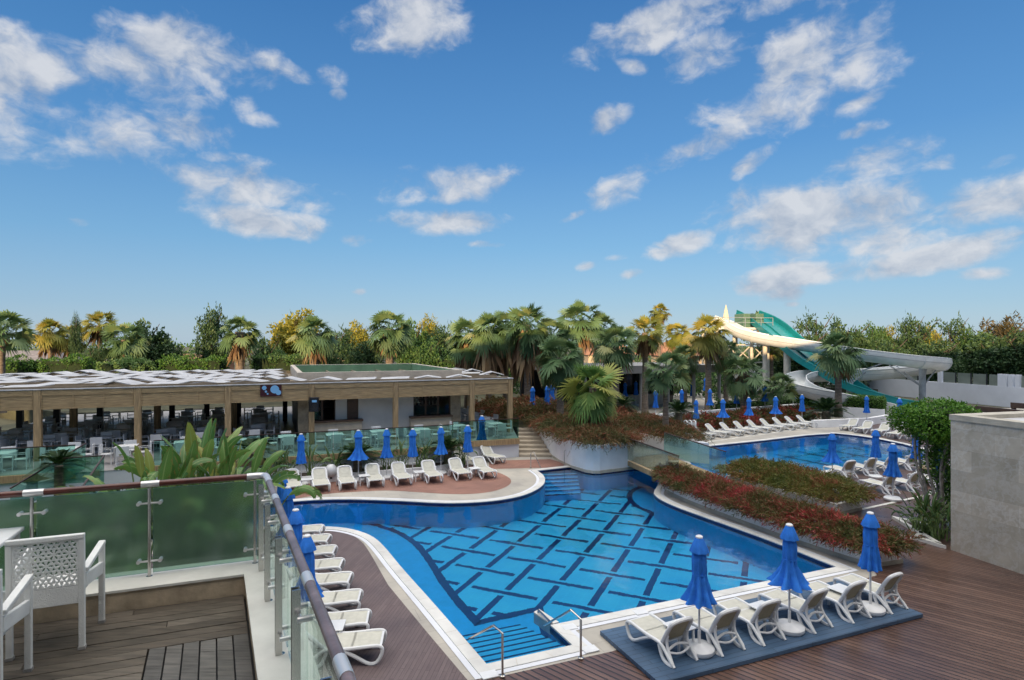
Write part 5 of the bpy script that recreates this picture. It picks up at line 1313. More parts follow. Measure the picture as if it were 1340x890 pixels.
for i in range(7):
    a = i*.9; m = MB(); b0 = (.22*math.cos(a)-.1, .25*math.sin(a)+.3, -.05)
    m.tube(arc_pts([b0,(b0[0]+.12*math.sin(a*2),b0[1]+.1,1.2),(b0[0]+.25*math.cos(a*1.3),b0[1]+.4,2.2),(.5+.75*math.cos(a),1.0+.75*math.sin(a),3.3)],2), .042, 7); m.build('trunk', M['greybark'], tt, smooth=True)
# small timber crate under it
cr = thing('timber_box', 'small brown timber box beside the loungers behind the round-topped tree', 'box', (*G(1214,627),0), R(40))
m = MB(); m.box(-.3,.3,-.3,.3,0,.5); m.build('body', M['counter'], cr, bevel=.01); m = MB(); m.prism([(-.36,-.36),(.36,-.36),(.36,.36),(-.36,.36)], .5, .55); m.build('lid', M['fascia'], cr)
for i, (a, b) in enumerate((((1277,534.5),(1338,541)),((1323,530),(1400,536)))):
    p, q = D(a[0],a[1],27+i*2), D(b[0],b[1],25+i*2); m = MB(); p0 = Vector(p); q0 = Vector(q); m.bar((0,0,0), tuple(q0-p0), .12, .26)
    for k in (0.05,.95): e = (q0-p0)*k; m.bar((e.x,e.y,e.z-.1),(e.x,e.y,-p0.z),.14,.14)
    o = m.build('timber_screen', M['counter']); o.location = p0; tag(o, 'dark timber beam screen behind the annex roof, ' + ('left one' if i == 0 else 'right one'), 'screen')

# ---------------------------------------------------------------- boundary wall behind the slides
bw0, bw1 = Vector((42.9,90)), Vector((52.2,50)); bd_ = (bw1-bw0); Lw = bd_.length; bd_.normalize()
bwl = thing('boundary_wall', 'tall white boundary wall with glass screens on top behind the water slides', 'wall', (bw0.x,bw0.y,0), math.atan2(bd_.y,bd_.x))
m = MB(); m.box(0,Lw,0,.35,-.1,1.97); m.build('wall', M['wallwhite'], bwl)
m = MB(); m.box(-25,0,0,.35,-.1,1.97); o = m.build('wall', M['wallwhite'], bwl)
def uw(px):
    k = (px-CX)/F; return (k*bw0.y-bw0.x)/(bd_.x-k*bd_.y)
for px, hh_ in ((1150,.85),(1154,.85),(1229,1.0),(1308,1.0),(1314,1.0),(1322,1.0),(1331,1.0)):
    u = uw(px); m = MB(); m.box(u-.22,u+.22,.02,.33,1.972,1.97+hh_*1.25); m.build('pier', M['wallwhite'], bwl)
gl_ = uw(1155); 
for a, b in ((1156,1170),(1170,1185),(1185,1200),(1233,1249.5),(1251,1269.5),(1271,1290),(1292,1307),(1334,1352),(1353,1375)):
    u0, u1 = uw(a)+.06, uw(b)-.06; m = MB(); m.box(u0,u1,.16,.18,1.973,3.12); m.build('glass_screen', M['screenglass'], bwl)
    m = MB(); m.box(u1-.02,u1+.06,.12,.22,1.973,3.16); m.build('screen_post', M['dark'], bwl)
# ---------------------------------------------------------------- water slides
def chute(path, r, name, parent, m, arc=205, th=.05, tilt=0.0, n=14, rim=True):
    P = arc_pts(path, 2); q = MB(); k = len(P); rings = []
    for i in range(k):
        d = (P[min(i+1,k-1)]-P[max(i-1,0)]).normalized(); side = d.cross(Vector((0,0,1))).normalized(); up = side.cross(d)
        ro = []; ri = []
        for j in range(n+1):
            a = R(-90-arc/2+arc*j/n); o = side*math.cos(a)+up*math.sin(a); ro.append(P[i]+o*r); ri.append(P[i]+o*(r-th))
        rings.append(ro+ri[::-1])
    w = 2*(n+1); vs = [p for g_ in rings for p in g_]; fs = []
    for i in range(k-1):
        for j in range(w): fs.append((i*w+j, (i+1)*w+j, (i+1)*w+(j+1)%w, i*w+(j+1)%w))
    fs += [tuple(range(w)), tuple(range((k-1)*w, k*w))[::-1]]
    q.add(vs, fs); o = q.build(name, M[m], parent, smooth=True)
    bpy.context.view_layer.objects.active = None
    if rim:
        f = MB()
        for e in (0, n): f.tube([g_[e] for g_ in rings], .055, 6)
        f.build('rim', M[m], o, smooth=True)
        fl = MB()
        for i in range(6, k-3, 9):
            g_ = [P[i]+(p-P[i])*1.03 for p in rings[i][:n+1]]; fl.tube(g_, .035, 4)
        fl.build('joint_flange', M[m], o)
        s_ = MB()
        for e in (2, n-2): s_.tube([P[i]+(g_[e]-P[i])*1.012 for i, g_ in enumerate(rings)], .02, 4)
        s_.build('seam', M['galv'], o)
    return o
ws = thing('white_slide', 'white spiral water slide curving over the garden and back to the pool', 'water slide', (0,0,0))
wp = [D(936,416,66.5),D(951,421,66),D(965,430,65),D(980,436,64),D(999,440,63),D(1024,444,61.5),D(1053,448,60),D(1090,454,58.5),D(1129,460,57),D(1167,465,56),D(1200,469,55.6),D(1222,471,56),D(1232,472.5,57.6),D(1228,475,59.4),D(1208,479,60.2),D(1186,482,60),D(1148,485.5,59),D(1117,487,58.5),D(1085,487,58.4),D(1058,488,58),D(1041,492.5,56),D(1041,499.5,54),D(1052,506,52.6),D(1072,511.5,51.6),D(1100,517.5,51),D(1130,524,50.8),D(1157,530,51),D(1178,536,51.2),D(1194,545,51.2)]
chute(wp, .92, 'chute', ws, 'slidewhite')
def column(px, yt, Y, r, label=None, par=None, name='column', zb=-.1, m='galv'):
    x = DX(px,Y); zt = DZ(yt,Y); q = MB(); q.tube([(x,Y,zb),(x,Y,zt)], r, 12); o = q.build(name, M[m], par, smooth=True); return x, Y, zt
x, Y, zt = column(1207,480,57.9,.30,par=ws)
q = MB()
for dx, dz, dy in ((-5.2,-.1,1.0),(-3.0,-.2,2.2),(2.0,-.2,-1),(1.6,.4,.8)): q.bar((x,Y,zt-2.0),(x+dx*.55,Y+dy*.6,zt+dz+.2),.12,.12)
q.build('bracket', M['galv'], ws)
x, Y, zt = column(1112,470,56.2,.30,par=ws)
q = MB(); q.bar((x,Y,zt-1.5),(x+4.6,Y+1.5,zt-.3),.1,.1); q.bar((x,Y,zt-2.4),(x+2.8,Y+1.8,zt-1.2),.1,.1); q.build('bracket', M['galv'], ws)
column(1030,452,61.5,.34,par=ws,m='towersteel'); column(1001,446,63.6,.24,par=ws,m='towersteel')
column(1062,500,57,.2,par=ws)
tsl = thing('teal_slide', 'straight teal water slide running down behind the white one', 'water slide', (0,0,0))
tp_ = [D(978,412,70.5),D(990,417,69),D(1003,424.5,67),D(1018,437,64.5),D(1034,451,62.5),D(1053,467,60.4),D(1072,481,58.6),D(1100,500,56.8),D(1125,513,55.6),D(1150,522.5,54.9),D(1180,530.5,54.4),D(1215,536,54)]
P = arc_pts(tp_, 2); q = MB(); k = len(P); W_ = 1.65
rg = []
for i in range(k):
    d = (P[min(i+1,k-1)]-P[max(i-1,0)]); d.z *= 1; d.normalize(); side = d.cross(Vector((0,0,1))).normalized(); up = side.cross(d)
    prof = [(-W_,.55),(-W_,-.1),(W_,-.1),(W_,.55),(W_-.08,.55),(W_-.08,.0),(.04,.0),(.04,.16),(-.04,.16),(-.04,.0),(-W_+.08,.0),(-W_+.08,.55)]
    rg.append([P[i]+side*a+up*b for a, b in prof])
w = 12; q.add([p for r_ in rg for p in r_], [(i*w+j, i*w+(j+1)%w, (i+1)*w+(j+1)%w, (i+1)*w+j) for i in range(k-1) for j in range(w)]+[tuple(range(w))[::-1], tuple(range((k-1)*w,k*w))])
tch = q.build('chute', M['teal'], tsl, smooth=False)
q = MB(); 
for e in (0,3): q.tube([r_[e] for r_ in rg], .05, 6)
q.build('rim', M['teal'], tch, smooth=True)
# start tower
tw = thing('slide_tower', 'pale steel lattice tower with a top platform where both slides start', 'tower', (DX(962,68),68,0), R(12))
for sx in (-3.2,-1.1,1.1,3.2):
    for sy in (-1.5,1.5):
        m = MB(); m.tube([(sx,sy,0),(sx,sy,7.9)], .17, 8); m.build('column', M['towersteel'], tw, smooth=True)
m = MB()
for z in (2.2,4.2,6.2):
    for sy in (-1.5,1.5): m.bar((-3.2,sy,z),(3.2,sy,z),.12,.14)
for a, b in ((-3.2,-1.1),(1.1,3.2),(-1.1,1.1)):
    for z in (2.2,4.2,6.2): m.bar((a,-1.5,z-1.9),(b,-1.5,z),.10,.10); m.bar((b,-1.5,z-1.9),(a,-1.5,z),.10,.10)
m.build('bracing', M['towersteel'], tw)
m = MB(); m.box(-3.8,3.6,-2,2,7.9,8.15); m.build('platform', M['slidewhite'], tw)
m = MB()
for sx in (-3.7,-2,0,2,3.5): m.bar((sx,-1.95,8.15),(sx,-1.95,9.25),.06,.06)
m.bar((-3.7,-1.95,9.25),(3.5,-1.95,9.25),.06,.06); m.bar((-3.7,-1.95,8.7),(3.5,-1.95,8.7),.05,.05); m.build('guard_rail', M['galv'], tw)
for sx, w_ in ((.75,.42),(2.4,.5)):
    m = MB(); m.prism([(sx-w_,-1.2),(sx+w_,-1.2),(sx+w_*.8,.8),(sx-w_*.8,.8)], 8.15, 9.75); m.build('start_box', M['slidegreen'], tw, bevel=.05)
tu = thing('tower_parasol', 'closed cream parasol on top of the slide tower', 'parasol', (DX(950,67.5),67.5,8.15), 0)
m = MB(); m.tube([(0,0,0),(0,0,2.6)], .04, 8); m.build('pole', M['white'], tu)
m = MB(); m.lathe([(.45,.55),(.42,.6),(.28,1.3),(.16,2.0),(.03,2.62),(0,2.64)], 24, mod=lambda t_, z: 1+.1*math.cos(8*t_)); m.build('canopy', M['canvas'], tu, smooth=True)
# railing by the slide pool
rp = MB(); a_, b_ = Vector(D(1146,519,56)), Vector(D(1222,531,52)); 
for k_ in range(9):
    p = a_.lerp(b_, k_/8); rp.bar((p.x,p.y,p.z-1.1),(p.x,p.y,p.z),.05,.05)
for z in (0,-.5): rp.bar((a_.x,a_.y,a_.z+z),(b_.x,b_.y,b_.z+z),.045,.045)
tag(rp.build('pool_railing', M['galv']), 'low grey railing in front of the white wall beside the slides', 'railing')

# ---------------------------------------------------------------- beach pavilion behind the palms
bp0 = (DX(752,50),50); 
bpv = thing('beach_pavilion', 'low grey flat-roofed beach pavilion in shade behind the palms', 'pavilion', (bp0[0],bp0[1],.4), R(17))
m = MB(); m.box(-2,15,0,9,3.55,3.95); m.box(-2.1,15.1,-.12,0,3.3,3.98); m.build('roof', M['greyslab'], bpv)
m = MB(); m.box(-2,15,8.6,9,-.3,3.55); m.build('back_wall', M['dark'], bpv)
for x in np.arange(-1.6,15,2.7):
    m = MB(); m.tube([(float(x),.3,-.4),(float(x),.3,3.56)], .16, 10); m.build('column', M['greyslab'], bpv, smooth=True)
m = MB(); m.box(3,12,4.5,5,-.3,1.0); m.build('bar_counter', M['stone'], bpv)
for x0 in (4.0,7.2,10.4):
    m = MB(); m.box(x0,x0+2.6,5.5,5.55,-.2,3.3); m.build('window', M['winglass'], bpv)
m = MB(); m.box(12.5,24,2.0,2.06,.2,1.9) ; m.build('canvas_screen', M['wallwhite'], bpv) if False else None

# ---------------------------------------------------------------- far houses
def house(label, x0, x1, Y, zt, zw, m, roof, dep=9, zb=0.0):
    X0, X1 = DX(x0,Y), DX(x1,Y); t = thing('house', label, 'house', (X0,Y,zb)); W_ = X1-X0
    q = MB(); q.box(0,W_,0,dep,-1,zw-zb); q.build('wall', M[m], t)
    q = MB(); e = .6; z0, z1 = zw-zb, zt-zb
    q.add([(-e,-e,z0),(W_+e,-e,z0),(W_+e,dep+e,z0),(-e,dep+e,z0),(W_*.15,dep*.5,z1),(W_*.85,dep*.5,z1)], [(0,1,5,4),(1,2,5),(2,3,4,5),(3,0,4),(3,2,1,0)]); q.build('roof', M[roof], t)
    for i in range(max(2,int(W_/3))):
        x = 1+i*3
        if x+1.2 < W_: q = MB(); q.box(x,x+1.1,-.06,-.005,zw-zb-1.9,zw-zb-.5); q.build('window', M['winglass'], t)
    return t
house('low grey-roofed house beyond the left-hand palms', -60, 62, 92, 5.2, 3.6, 'cream', 'greytile')
house('orange-lit house with flat clay roof between the left-hand trees', 212, 272, 95, 4.6, 3.9, 'clay', 'clay')
house('pale house half hidden behind the middle palms', 430, 520, 98, 5.2, 4.3, 'cream', 'clay')
house('pink house behind the golden palms near the slide tower', 870, 930, 92, 6.6, 4.4, 'cream', 'clay')
house('pale house glimpsed between the central palm trunks', 770, 830, 90, 6.4, 4.6, 'cream', 'clay')
# ---------------------------------------------------------------- hotel behind the camera (its shade covers the gardens)
ht = thing('hotel_building', 'tall white hotel block the balcony belongs to, shading the pools', 'building', (0,0,0), ANG)
FY = -2.6; HT = 16.2
m = MB(); m.box(-75,75,FY-14,FY,-.1,HT); m.build('wall', M['stucco'], ht)
for z in (6.9,9.9,12.9):
    m = MB(); m.box(-74,74,FY+.01,FY+1.3,z,z+.18); m.build('balcony_slab', M['wallwhite'], ht)
for z in (3.9,7.1,10.1,13.1):
    m = MB()
    for i in range(24): m.box(-72+i*6.1,-72+i*6.1+3.0,FY+.005,FY+.03,z+.05,z+2.2)
    w_ = m.build('window', M['winglass'], ht)
# ---------------------------------------------------------------- palms
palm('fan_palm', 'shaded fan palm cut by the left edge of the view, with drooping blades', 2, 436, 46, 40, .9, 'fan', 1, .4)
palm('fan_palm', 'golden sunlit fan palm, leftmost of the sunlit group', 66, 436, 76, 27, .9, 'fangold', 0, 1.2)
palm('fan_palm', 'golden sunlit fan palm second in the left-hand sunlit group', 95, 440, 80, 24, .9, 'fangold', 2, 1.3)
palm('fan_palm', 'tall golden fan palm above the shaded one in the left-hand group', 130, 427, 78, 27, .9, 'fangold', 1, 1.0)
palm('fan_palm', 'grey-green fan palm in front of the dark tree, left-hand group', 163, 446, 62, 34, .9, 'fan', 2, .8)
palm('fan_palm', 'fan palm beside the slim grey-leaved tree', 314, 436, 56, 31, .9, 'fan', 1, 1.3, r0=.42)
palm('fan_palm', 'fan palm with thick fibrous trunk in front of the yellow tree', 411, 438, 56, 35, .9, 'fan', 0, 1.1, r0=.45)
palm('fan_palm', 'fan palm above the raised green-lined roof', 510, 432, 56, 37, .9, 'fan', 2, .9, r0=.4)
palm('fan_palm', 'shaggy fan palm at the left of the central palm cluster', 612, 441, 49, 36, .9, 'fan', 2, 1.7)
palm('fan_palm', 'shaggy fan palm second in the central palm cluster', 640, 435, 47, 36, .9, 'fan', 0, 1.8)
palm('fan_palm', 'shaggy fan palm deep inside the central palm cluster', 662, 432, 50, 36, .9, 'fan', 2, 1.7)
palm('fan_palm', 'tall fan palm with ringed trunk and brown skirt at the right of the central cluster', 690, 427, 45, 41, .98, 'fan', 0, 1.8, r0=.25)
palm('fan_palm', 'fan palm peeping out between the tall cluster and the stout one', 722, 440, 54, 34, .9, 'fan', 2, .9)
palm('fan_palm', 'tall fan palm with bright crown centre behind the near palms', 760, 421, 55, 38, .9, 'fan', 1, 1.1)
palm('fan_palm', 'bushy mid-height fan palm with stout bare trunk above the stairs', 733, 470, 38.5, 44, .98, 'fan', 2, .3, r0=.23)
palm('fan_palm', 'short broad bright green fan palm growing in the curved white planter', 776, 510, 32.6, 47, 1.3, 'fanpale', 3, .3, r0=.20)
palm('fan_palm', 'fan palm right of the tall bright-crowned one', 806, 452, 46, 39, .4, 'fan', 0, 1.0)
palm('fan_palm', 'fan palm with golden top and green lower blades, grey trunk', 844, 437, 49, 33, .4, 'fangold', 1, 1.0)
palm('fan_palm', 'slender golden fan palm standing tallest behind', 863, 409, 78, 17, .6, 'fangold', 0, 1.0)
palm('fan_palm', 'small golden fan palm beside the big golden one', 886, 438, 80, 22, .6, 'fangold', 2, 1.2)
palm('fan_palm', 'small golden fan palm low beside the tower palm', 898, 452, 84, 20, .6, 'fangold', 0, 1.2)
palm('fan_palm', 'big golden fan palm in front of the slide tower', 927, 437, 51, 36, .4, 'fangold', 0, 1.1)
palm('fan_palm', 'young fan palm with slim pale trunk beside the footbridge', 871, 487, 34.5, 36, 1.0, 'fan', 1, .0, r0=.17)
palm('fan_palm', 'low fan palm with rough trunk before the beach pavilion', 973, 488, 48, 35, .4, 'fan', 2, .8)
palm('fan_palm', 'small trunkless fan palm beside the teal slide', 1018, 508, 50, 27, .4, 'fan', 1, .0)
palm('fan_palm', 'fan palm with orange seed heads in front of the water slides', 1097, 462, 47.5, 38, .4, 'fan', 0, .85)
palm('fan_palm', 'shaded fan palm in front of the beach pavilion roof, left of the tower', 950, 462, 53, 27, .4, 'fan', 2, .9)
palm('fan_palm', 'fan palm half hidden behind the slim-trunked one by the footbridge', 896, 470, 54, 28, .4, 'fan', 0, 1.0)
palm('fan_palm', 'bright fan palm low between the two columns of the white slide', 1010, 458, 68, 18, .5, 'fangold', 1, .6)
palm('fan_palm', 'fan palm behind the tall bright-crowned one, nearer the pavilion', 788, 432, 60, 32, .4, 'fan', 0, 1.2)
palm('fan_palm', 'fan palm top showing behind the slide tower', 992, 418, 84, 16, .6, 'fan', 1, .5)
# ---------------------------------------------------------------- trees
def tr(label, px, Y, yt, wpx, m, var=0, zb=.6, lo=.2, name='tree', group='trees behind the resort', tm='bark'):
    return tree(name, label, DX(px,Y), Y, zb, DZ(yt,Y), wpx/2/F*Y, m, var, group, 'tree', True, lo, tm)
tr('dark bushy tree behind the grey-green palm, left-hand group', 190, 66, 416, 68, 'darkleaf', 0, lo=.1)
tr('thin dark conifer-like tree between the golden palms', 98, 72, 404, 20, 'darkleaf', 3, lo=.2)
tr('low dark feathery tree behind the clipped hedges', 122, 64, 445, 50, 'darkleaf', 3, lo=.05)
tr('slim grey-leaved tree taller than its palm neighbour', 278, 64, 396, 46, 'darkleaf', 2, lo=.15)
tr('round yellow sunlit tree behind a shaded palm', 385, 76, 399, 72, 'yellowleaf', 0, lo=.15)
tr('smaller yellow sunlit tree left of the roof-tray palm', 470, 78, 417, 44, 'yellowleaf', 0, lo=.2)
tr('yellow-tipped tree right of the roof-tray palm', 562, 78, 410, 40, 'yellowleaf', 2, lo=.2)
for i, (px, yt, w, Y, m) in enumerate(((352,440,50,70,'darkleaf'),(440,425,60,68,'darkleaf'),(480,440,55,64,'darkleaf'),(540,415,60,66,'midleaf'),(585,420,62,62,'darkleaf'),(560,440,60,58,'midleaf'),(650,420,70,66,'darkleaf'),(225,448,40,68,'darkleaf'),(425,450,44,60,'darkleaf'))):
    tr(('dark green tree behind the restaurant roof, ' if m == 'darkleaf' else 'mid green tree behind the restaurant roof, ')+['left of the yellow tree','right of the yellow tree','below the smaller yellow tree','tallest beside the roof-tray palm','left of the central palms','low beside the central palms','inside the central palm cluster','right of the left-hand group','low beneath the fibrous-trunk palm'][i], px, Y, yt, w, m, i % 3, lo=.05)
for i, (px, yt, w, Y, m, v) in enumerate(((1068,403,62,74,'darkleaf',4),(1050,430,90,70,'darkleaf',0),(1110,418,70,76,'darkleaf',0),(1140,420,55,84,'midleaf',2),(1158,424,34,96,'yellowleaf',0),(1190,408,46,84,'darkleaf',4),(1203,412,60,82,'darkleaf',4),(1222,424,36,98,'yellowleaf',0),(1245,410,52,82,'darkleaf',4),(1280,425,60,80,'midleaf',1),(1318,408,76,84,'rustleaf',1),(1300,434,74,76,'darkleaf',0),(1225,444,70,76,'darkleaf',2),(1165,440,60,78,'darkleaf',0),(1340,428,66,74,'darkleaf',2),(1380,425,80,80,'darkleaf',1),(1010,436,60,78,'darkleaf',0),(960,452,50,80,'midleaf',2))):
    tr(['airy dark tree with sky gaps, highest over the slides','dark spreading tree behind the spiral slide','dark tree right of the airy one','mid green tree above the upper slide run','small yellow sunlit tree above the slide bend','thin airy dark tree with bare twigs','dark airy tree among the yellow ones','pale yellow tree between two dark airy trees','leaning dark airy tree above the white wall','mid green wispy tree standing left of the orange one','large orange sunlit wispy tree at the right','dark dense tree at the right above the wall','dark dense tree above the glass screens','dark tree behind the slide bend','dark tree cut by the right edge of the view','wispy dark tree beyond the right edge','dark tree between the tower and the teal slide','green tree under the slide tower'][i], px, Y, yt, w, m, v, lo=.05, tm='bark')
# thicket closing the view under the crowns
g = rng(91)
def thicket(name, x0, x1, Y, zt, n, m, label, seed):
    g = rng(seed); X = g.uniform(x0,x1,n); top = zt*(.75+.25*np.sin(X*.55+seed)*np.cos(X*.21)); Z = g.random(n)**.7*top+.3; P = np.c_[X, Y+g.normal(0,1.0,n)+(.06*X if Y < 100 else 0), Z]
    V, Q = leaves(P, g.normal(0,1,(n,3))+np.array([0,-.3,.2]), g.normal(0,1,(n,3))+np.array([0,-1,.5]), (.36 if Y < 100 else .8)*g.uniform(.6,1.4,n), .22 if Y < 100 else .5)
    o = build_np(name, V, Q, M[m]); return tag(o, label, 'shrubbery', kind='stuff')
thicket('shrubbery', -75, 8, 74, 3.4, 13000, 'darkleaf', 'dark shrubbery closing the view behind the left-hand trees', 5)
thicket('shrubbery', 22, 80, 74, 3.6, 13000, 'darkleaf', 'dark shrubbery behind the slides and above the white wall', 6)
thicket('shrubbery', -6, 24, 64, 4.0, 7000, 'midleaf', 'green shrubbery behind the beach pavilion', 8)
thicket('shrubbery', -230, 230, 150, 8.2, 16000, 'midleaf', 'far belt of trees along the horizon', 12)
# clipped hedges beyond the restaurant roof
def hedge_px(x0, x1, yt, Y, m, label, seed, dep=2.0, zb=.9):
    X0, X1 = DX(x0,Y), DX(x1,Y); z1 = DZ(yt,Y)
    clipped('clipped_hedge', [(X0,Y),(X1,Y+.4),(X1,Y+dep),(X0,Y+dep)], zb, z1, M[m], seed, label, dens=130, size=.2, bump_=.42, group='clipped hedges beyond the restaurant roof')
hedge_px(-30, 18, 473, 54, 'hedge', 'clipped hedge at the far left beyond the restaurant roof', 1)
hedge_px(36, 104, 472, 56, 'hedge', 'long clipped hedge below the golden palms', 2)
hedge_px(127, 160, 475, 55, 'palehedge', 'pale clipped hedge, left half of the pair below the grey-green palm', 3)
hedge_px(160, 187, 474, 55.4, 'palehedge', 'pale clipped hedge, right half of the pair below the grey-green palm', 4)
hedge_px(210, 285, 471, 56, 'hedge', 'clipped hedge left of the slim grey-leaved tree', 5)
hedge_px(330, 400, 468, 58, 'midleaf', 'loose hedge right of the slim grey-leaved tree', 6)
hedge_px(530, 560, 472, 60, 'hedge', 'small clipped bush above the corner of the green-lined roof', 7)
hedge_px(566, 600, 470, 57, 'midleaf', 'dark clipped bush left of the central palms', 8)
# ---------------------------------------------------------------- cycads and bed plants
for px, py, Y, r_, h_, lb in ((470,590,28.2,1.25,.5,'large cycad in the terrace bed beside the white globe lamp'),(587,583,30.0,1.3,.6,'large cycad in the terrace bed behind the fourth and fifth parasols'),(336,585,26.0,1.2,.4,'cycad half hidden by the banana plants at the left end of the bed'),(86,600,22.6,1.1,.5,'cycad behind the sloping glass at the far left')):
    x, y, z = D(px,py,Y); cycad(lb, x, y-.3, .28, r_, max(.3, z-.5))
for i, (px, lb) in enumerate(((357,'left of the first parasol'),(375,'just left of the first parasol'),(405,'right of the first parasol'),(437,'between the globe lamp and the cycad'),(505,'right of the second parasol'),(525,'below the third parasol'),(548,'left of the fourth parasol'),(556,'right of the fourth parasol'),(603,'beside the sixth parasol'))):
    Y = 26.2+(px-357)*.0125; x = DX(px,Y); paddle_plant('bed_plant', 'low broad-leaved plant in the terrace bed '+lb, x, Y+.1, .28, 1.05+.15*(i%3), 14, 60+i, leaf=.75, width=.16, m='midpaddle', spread=1.1, group='low plants in the terrace bed')
x, y = G(1090,556); cycad('dark cycad in front of the low wall by the fan palm with orange seeds', x, y+1.0, 0, 2.0, .9)
x, y = 7.9, 37.6; cycad('dark cycad behind the slim-trunked young fan palm', DX(888,39.5), 39.5, .99, 1.55, .7)
cycad('dark cycad in shade behind the curved planter', DX(815,42), 42, .99, 1.3, .9)
# banana-like plants behind the balcony glass
paddle_plant('banana_plant', 'tall banana plant with upright bright leaves behind the balcony rail', DX(258,16.4), 16.4, -.1, 4.0, 34, 71, leaf=1.2, width=.36, spread=1.3)
paddle_plant('banana_plant', 'banana plant with arching yellow-edged leaves right of the tallest one', DX(302,16.2), 16.2, -.1, 3.65, 30, 72, leaf=1.1, width=.34, spread=1.15)
paddle_plant('banana_plant', 'banana plant with narrow steep leaves left of the tallest one', DX(196,14.4), 14.4, -.1, 3.85, 20, 73, leaf=1.1, width=.29, spread=1.1)
paddle_plant('banana_plant', 'low banana plant filling the gap below the tallest one', DX(232,15.2), 15.2, -.1, 3.6, 28, 75, leaf=1.1, width=.32, spread=1.25)
for i, (x, y) in enumerate(((-9.2,12.0),(-7.2,10.6),(-10.4,14),(-5.9,10.4),(-11,11.5))):
    paddle_plant('garden_plant', ['bushy plant behind the frosted glass, near its left end','bushy plant just behind the middle of the frosted glass','bushy plant far behind the frosted glass at the left','bushy plant behind the right part of the frosted glass','bushy plant deep behind the frosted glass, leftmost'][i], x, y, -.1, 2.2, 22, 80+i, leaf=1.2, width=.34, m='banana' if i % 2 else 'midpaddle', spread=1.2, group='plants behind the frosted glass')
clipped('garden_bushes', [(-14,17),(-9.5,20.5),(-11.2,24),(-16,22)], -.1, .7, M['darkleaf'], 31, 'dark bushes between the steps and the banana plants', dens=160, size=.16, bump_=.3)

# ---------------------------------------------------------------- sun, sky, clouds
SUN_EL, SUN_AZ = R(9.0), R(200)         # the sun stands low behind the hotel; azimuth counted clockwise from +Y
sun = bpy.data.lights.new('sun', 'SUN'); sun.energy = 3.4; sun.angle = R(.5); sun.color = (1.0,.70,.38)
so = bpy.data.objects.new('sun', sun); COL.objects.link(so)
sd = Vector((math.sin(SUN_AZ)*math.cos(SUN_EL), math.cos(SUN_AZ)*math.cos(SUN_EL), math.sin(SUN_EL)))
so.rotation_euler = sd.to_track_quat('Z','Y').to_euler(); so.location = sd*50
w = bpy.data.worlds.new('World'); scn.world = w; w.use_nodes = True; nt = w.node_tree
for x in list(nt.nodes): nt.nodes.remove(x)
k = N(nt); out = k.n('ShaderNodeOutputWorld'); bg = k.n('ShaderNodeBackground'); k.link(bg.outputs[0], out.inputs[0])
sky = k.n('ShaderNodeTexSky'); sky.sky_type = 'NISHITA'; sky.sun_disc = False; sky.sun_elevation = SUN_EL; sky.sun_rotation = SUN_AZ
sky.altitude = 0; sky.air_density = 1.0; sky.dust_density = .6; sky.ozone_density = 2.6
d = k.n('ShaderNodeTexCoord').outputs['Generated']
BL_ = [(60,115,95,70,0,1),(110,160,110,50,0,.95),(160,90,75,38,0,1),(260,72,110,34,5,1),(345,86,62,18,10,.9),(10,50,50,30,0,.9),(235,172,55,24,0,.9),(150,180,65,22,0,.75),(20,180,50,25,0,.6),
(540,22,75,48,-20,1),(490,50,40,24,-10,.7),(432,102,22,18,0,.55),(322,135,18,18,0,.6),(340,155,26,12,0,.5),(441,124,14,11,0,.6),
(325,245,112,28,0,1),(345,290,72,20,5,.95),(230,232,28,12,0,.6),(290,208,40,12,0,.5),(100,290,16,8,0,.35),
(575,243,92,26,-8,1),(575,290,78,17,0,.9),(470,315,30,11,0,.7),(640,320,26,7,0,.7),
(880,22,112,26,-14,1),(1000,5,70,16,-5,.8),(1080,75,88,52,-18,1),(930,75,50,32,-10,1),(825,85,25,12,15,.7),(790,163,36,18,-25,.85),(1000,145,90,26,5,.9),(905,200,92,20,-22,1),(822,242,62,26,-25,1),(748,284,26,7,-22,.8),(978,216,36,12,-30,.75),(1120,135,40,10,-15,.6),
(1155,208,62,24,-8,.95),(1130,170,28,9,-8,.8),(1240,210,30,12,-5,.7),(1305,212,22,9,-10,.6),
(1080,285,125,44,5,1.05),(1010,265,60,30,0,.9),(890,319,48,15,-12,.9),(955,292,50,12,-25,.8),(1160,310,60,24,0,.9),(1265,268,100,26,-8,1),(1330,262,50,22,0,.9),(1220,335,78,17,-10,.95),(1180,352,40,12,0,.7),(1040,362,78,17,-8,.95),(1028,385,28,14,0,.8),(1000,372,30,8,0,.6),(1036,398,14,5,0,.8),(768,348,18,8,-10,.6),(825,359,18,8,-8,.7),(805,338,22,7,-5,.5),(470,382,12,6,-5,.5),(1290,358,30,8,0,.4)]
acc = None
for cx_, cy_, a, b, rot, wgt in BL_:
    wgt *= 1.22 if cy_ > 275 else (.86 if cx_ < 400 and cy_ < 200 else 1.0)
    c = Vector(((cx_-CX)/F, 1, (HY-cy_)/F)); L = c.length; c.normalize()
    e1 = Vector((0,0,1)).cross(c).normalized()*-1; e2 = e1.cross(c) ; e2 = e2 if e2.z > 0 else -e2
    co, si = math.cos(R(-rot)), math.sin(R(-rot))
    f1 = (e1*co-e2*si)*(F*L/a)*0+((e1*co)+(e2*si))*(F/a); f2 = ((-e1*si)+(e2*co))*(F/b)
    s = k.m('MULTIPLY_ADD', k.dot(d, f1), k.dot(d, f1), 0.0); q = k.dot(d, f2)
    s = k.m('MULTIPLY_ADD', q, q, s)
    v = k.m('SUBTRACT', wgt, k.m('MULTIPLY', s, .9))
    acc = v if acc is None else k.m('MAXIMUM', acc, v)
acc = k.m('MAXIMUM', acc, -1.2)
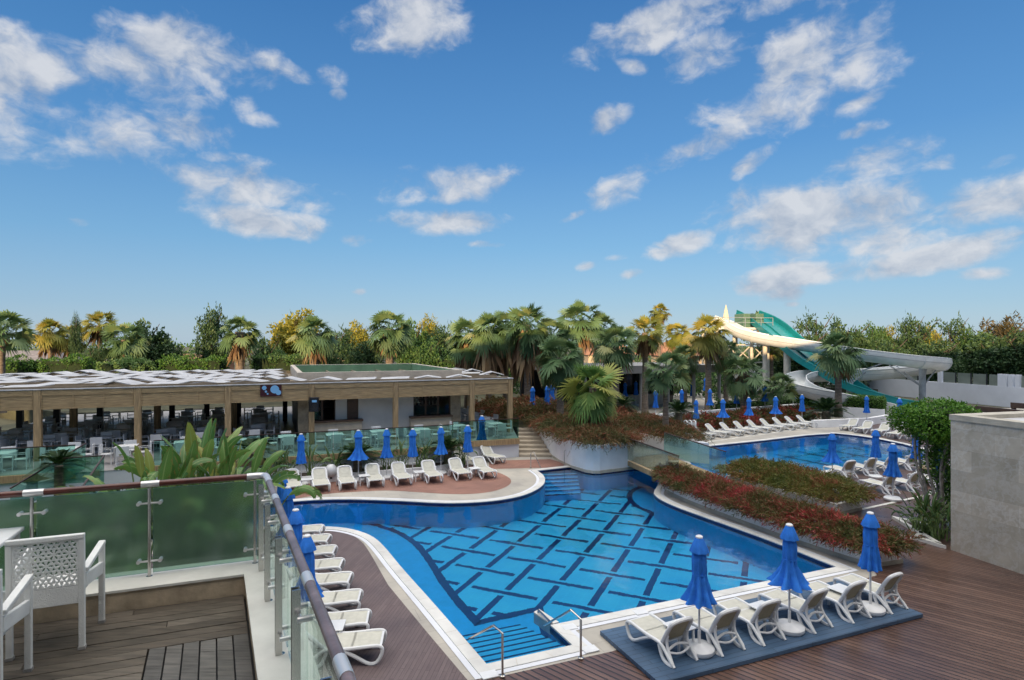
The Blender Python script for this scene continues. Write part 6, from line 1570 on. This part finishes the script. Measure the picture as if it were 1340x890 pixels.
sx = k.n('ShaderNodeSeparateXYZ'); k.link(d, sx.inputs[0])
az_ = k.m('ARCTAN2', sx.outputs[0], sx.outputs[1]); el_ = k.m('ARCSINE', sx.outputs[2])
cv = k.n('ShaderNodeCombineXYZ'); k.link(az_, cv.inputs[0]); k.link(k.m('MULTIPLY', el_, 1.45), cv.inputs[1]); cv.inputs[2].default_value = 3.7
dm = cv.outputs[0]
wv_ = k.n('ShaderNodeTexNoise'); k.link(dm, wv_.inputs['Vector']); wv_.inputs['Scale'].default_value = 14; wv_.inputs['Detail'].default_value = 4
wc_ = k.n('ShaderNodeVectorMath', operation='SUBTRACT'); k.link(wv_.outputs['Color'], wc_.inputs[0]); wc_.inputs[1].default_value = (.5,.5,.5)
off = k.n('ShaderNodeVectorMath', operation='SCALE'); k.link(wc_.outputs[0], off.inputs[0]); off.inputs['Scale'].default_value = .06
dw = k.n('ShaderNodeVectorMath', operation='ADD'); k.link(dm, dw.inputs[0]); k.link(off.outputs[0], dw.inputs[1])
n1 = k.noise(dw.outputs[0], 11.5, 10, .57)
up = k.n('ShaderNodeVectorMath', operation='ADD'); k.link(dw.outputs[0], up.inputs[0]); up.inputs[1].default_value = (.012,.035,0)
n2 = k.noise(up.outputs[0], 11.5, 6, .57)
dens = k.m('ADD', k.m('MULTIPLY_ADD', acc, .74, -.03), k.m('MULTIPLY', k.m('SUBTRACT', n1, .5), 2.9))
ms = k.n('ShaderNodeMapRange', interpolation_type='SMOOTHSTEP'); k.link(dens, ms.inputs[0]); ms.inputs[1].default_value = -.02; ms.inputs[2].default_value = .86
lit = k.m('ADD', k.m('MULTIPLY', k.m('SUBTRACT', n1, n2), 2.8), .58, clamp=True)
CLOUD_HI, CLOUD_LO = (3.5,3.6,3.8), (1.7,2.05,2.65)
cc = k.mix(lit, CLOUD_LO, CLOUD_HI)
dz = k.n('ShaderNodeSeparateXYZ'); k.link(d, dz.inputs[0]); dz = dz.outputs[2]
SG = 5.0
air = k.ramp(dz, [(p_, tuple(c_*SG for c_ in c3_)) for p_, c3_ in ((0,(.42,.57,.73)),(.06,(.29,.48,.71)),(.16,(.17,.40,.69)),(.30,(.078,.275,.61)),(.52,(.03,.165,.455)),(1,(.03,.13,.40)))])
skyc = k.mix(.8, sky.outputs[0], air)
col = k.mix(k.m('MULTIPLY', ms.outputs[0], .9), skyc, cc)
# added bright cloud cap above the frame, to lift light in the shaded grounds
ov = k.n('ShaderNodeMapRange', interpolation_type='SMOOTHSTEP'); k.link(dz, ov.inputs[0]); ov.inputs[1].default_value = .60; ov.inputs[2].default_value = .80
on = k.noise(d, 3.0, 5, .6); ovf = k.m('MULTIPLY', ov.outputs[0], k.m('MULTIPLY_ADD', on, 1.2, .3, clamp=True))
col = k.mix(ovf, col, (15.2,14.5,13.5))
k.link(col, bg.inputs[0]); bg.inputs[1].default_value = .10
# ---------------------------------------------------------------- camera and view
cam = bpy.data.cameras.new('camera'); co_ = bpy.data.objects.new('camera', cam); COL.objects.link(co_); scn.camera = co_
co_.location = (0,0,H); co_.rotation_euler = (R(90),0,0); cam.sensor_width = 36; cam.lens = 36*F/1340; cam.shift_y = (HY-445)/1340
cam.clip_start = .05; cam.clip_end = 3000
scn.view_settings.view_transform = 'Standard'; scn.view_settings.look = 'None'; scn.view_settings.exposure = 1.0; scn.view_settings.gamma = 1
try: scn.view_settings.use_curve_mapping = False
except Exception: pass
scn.cycles.max_bounces = 10; scn.cycles.transparent_max_bounces = 14; scn.cycles.diffuse_bounces = 4; scn.cycles.glossy_bounces = 4
scn.cycles.caustics_reflective = False; scn.cycles.caustics_refractive = True
scn.cycles.use_denoising = True
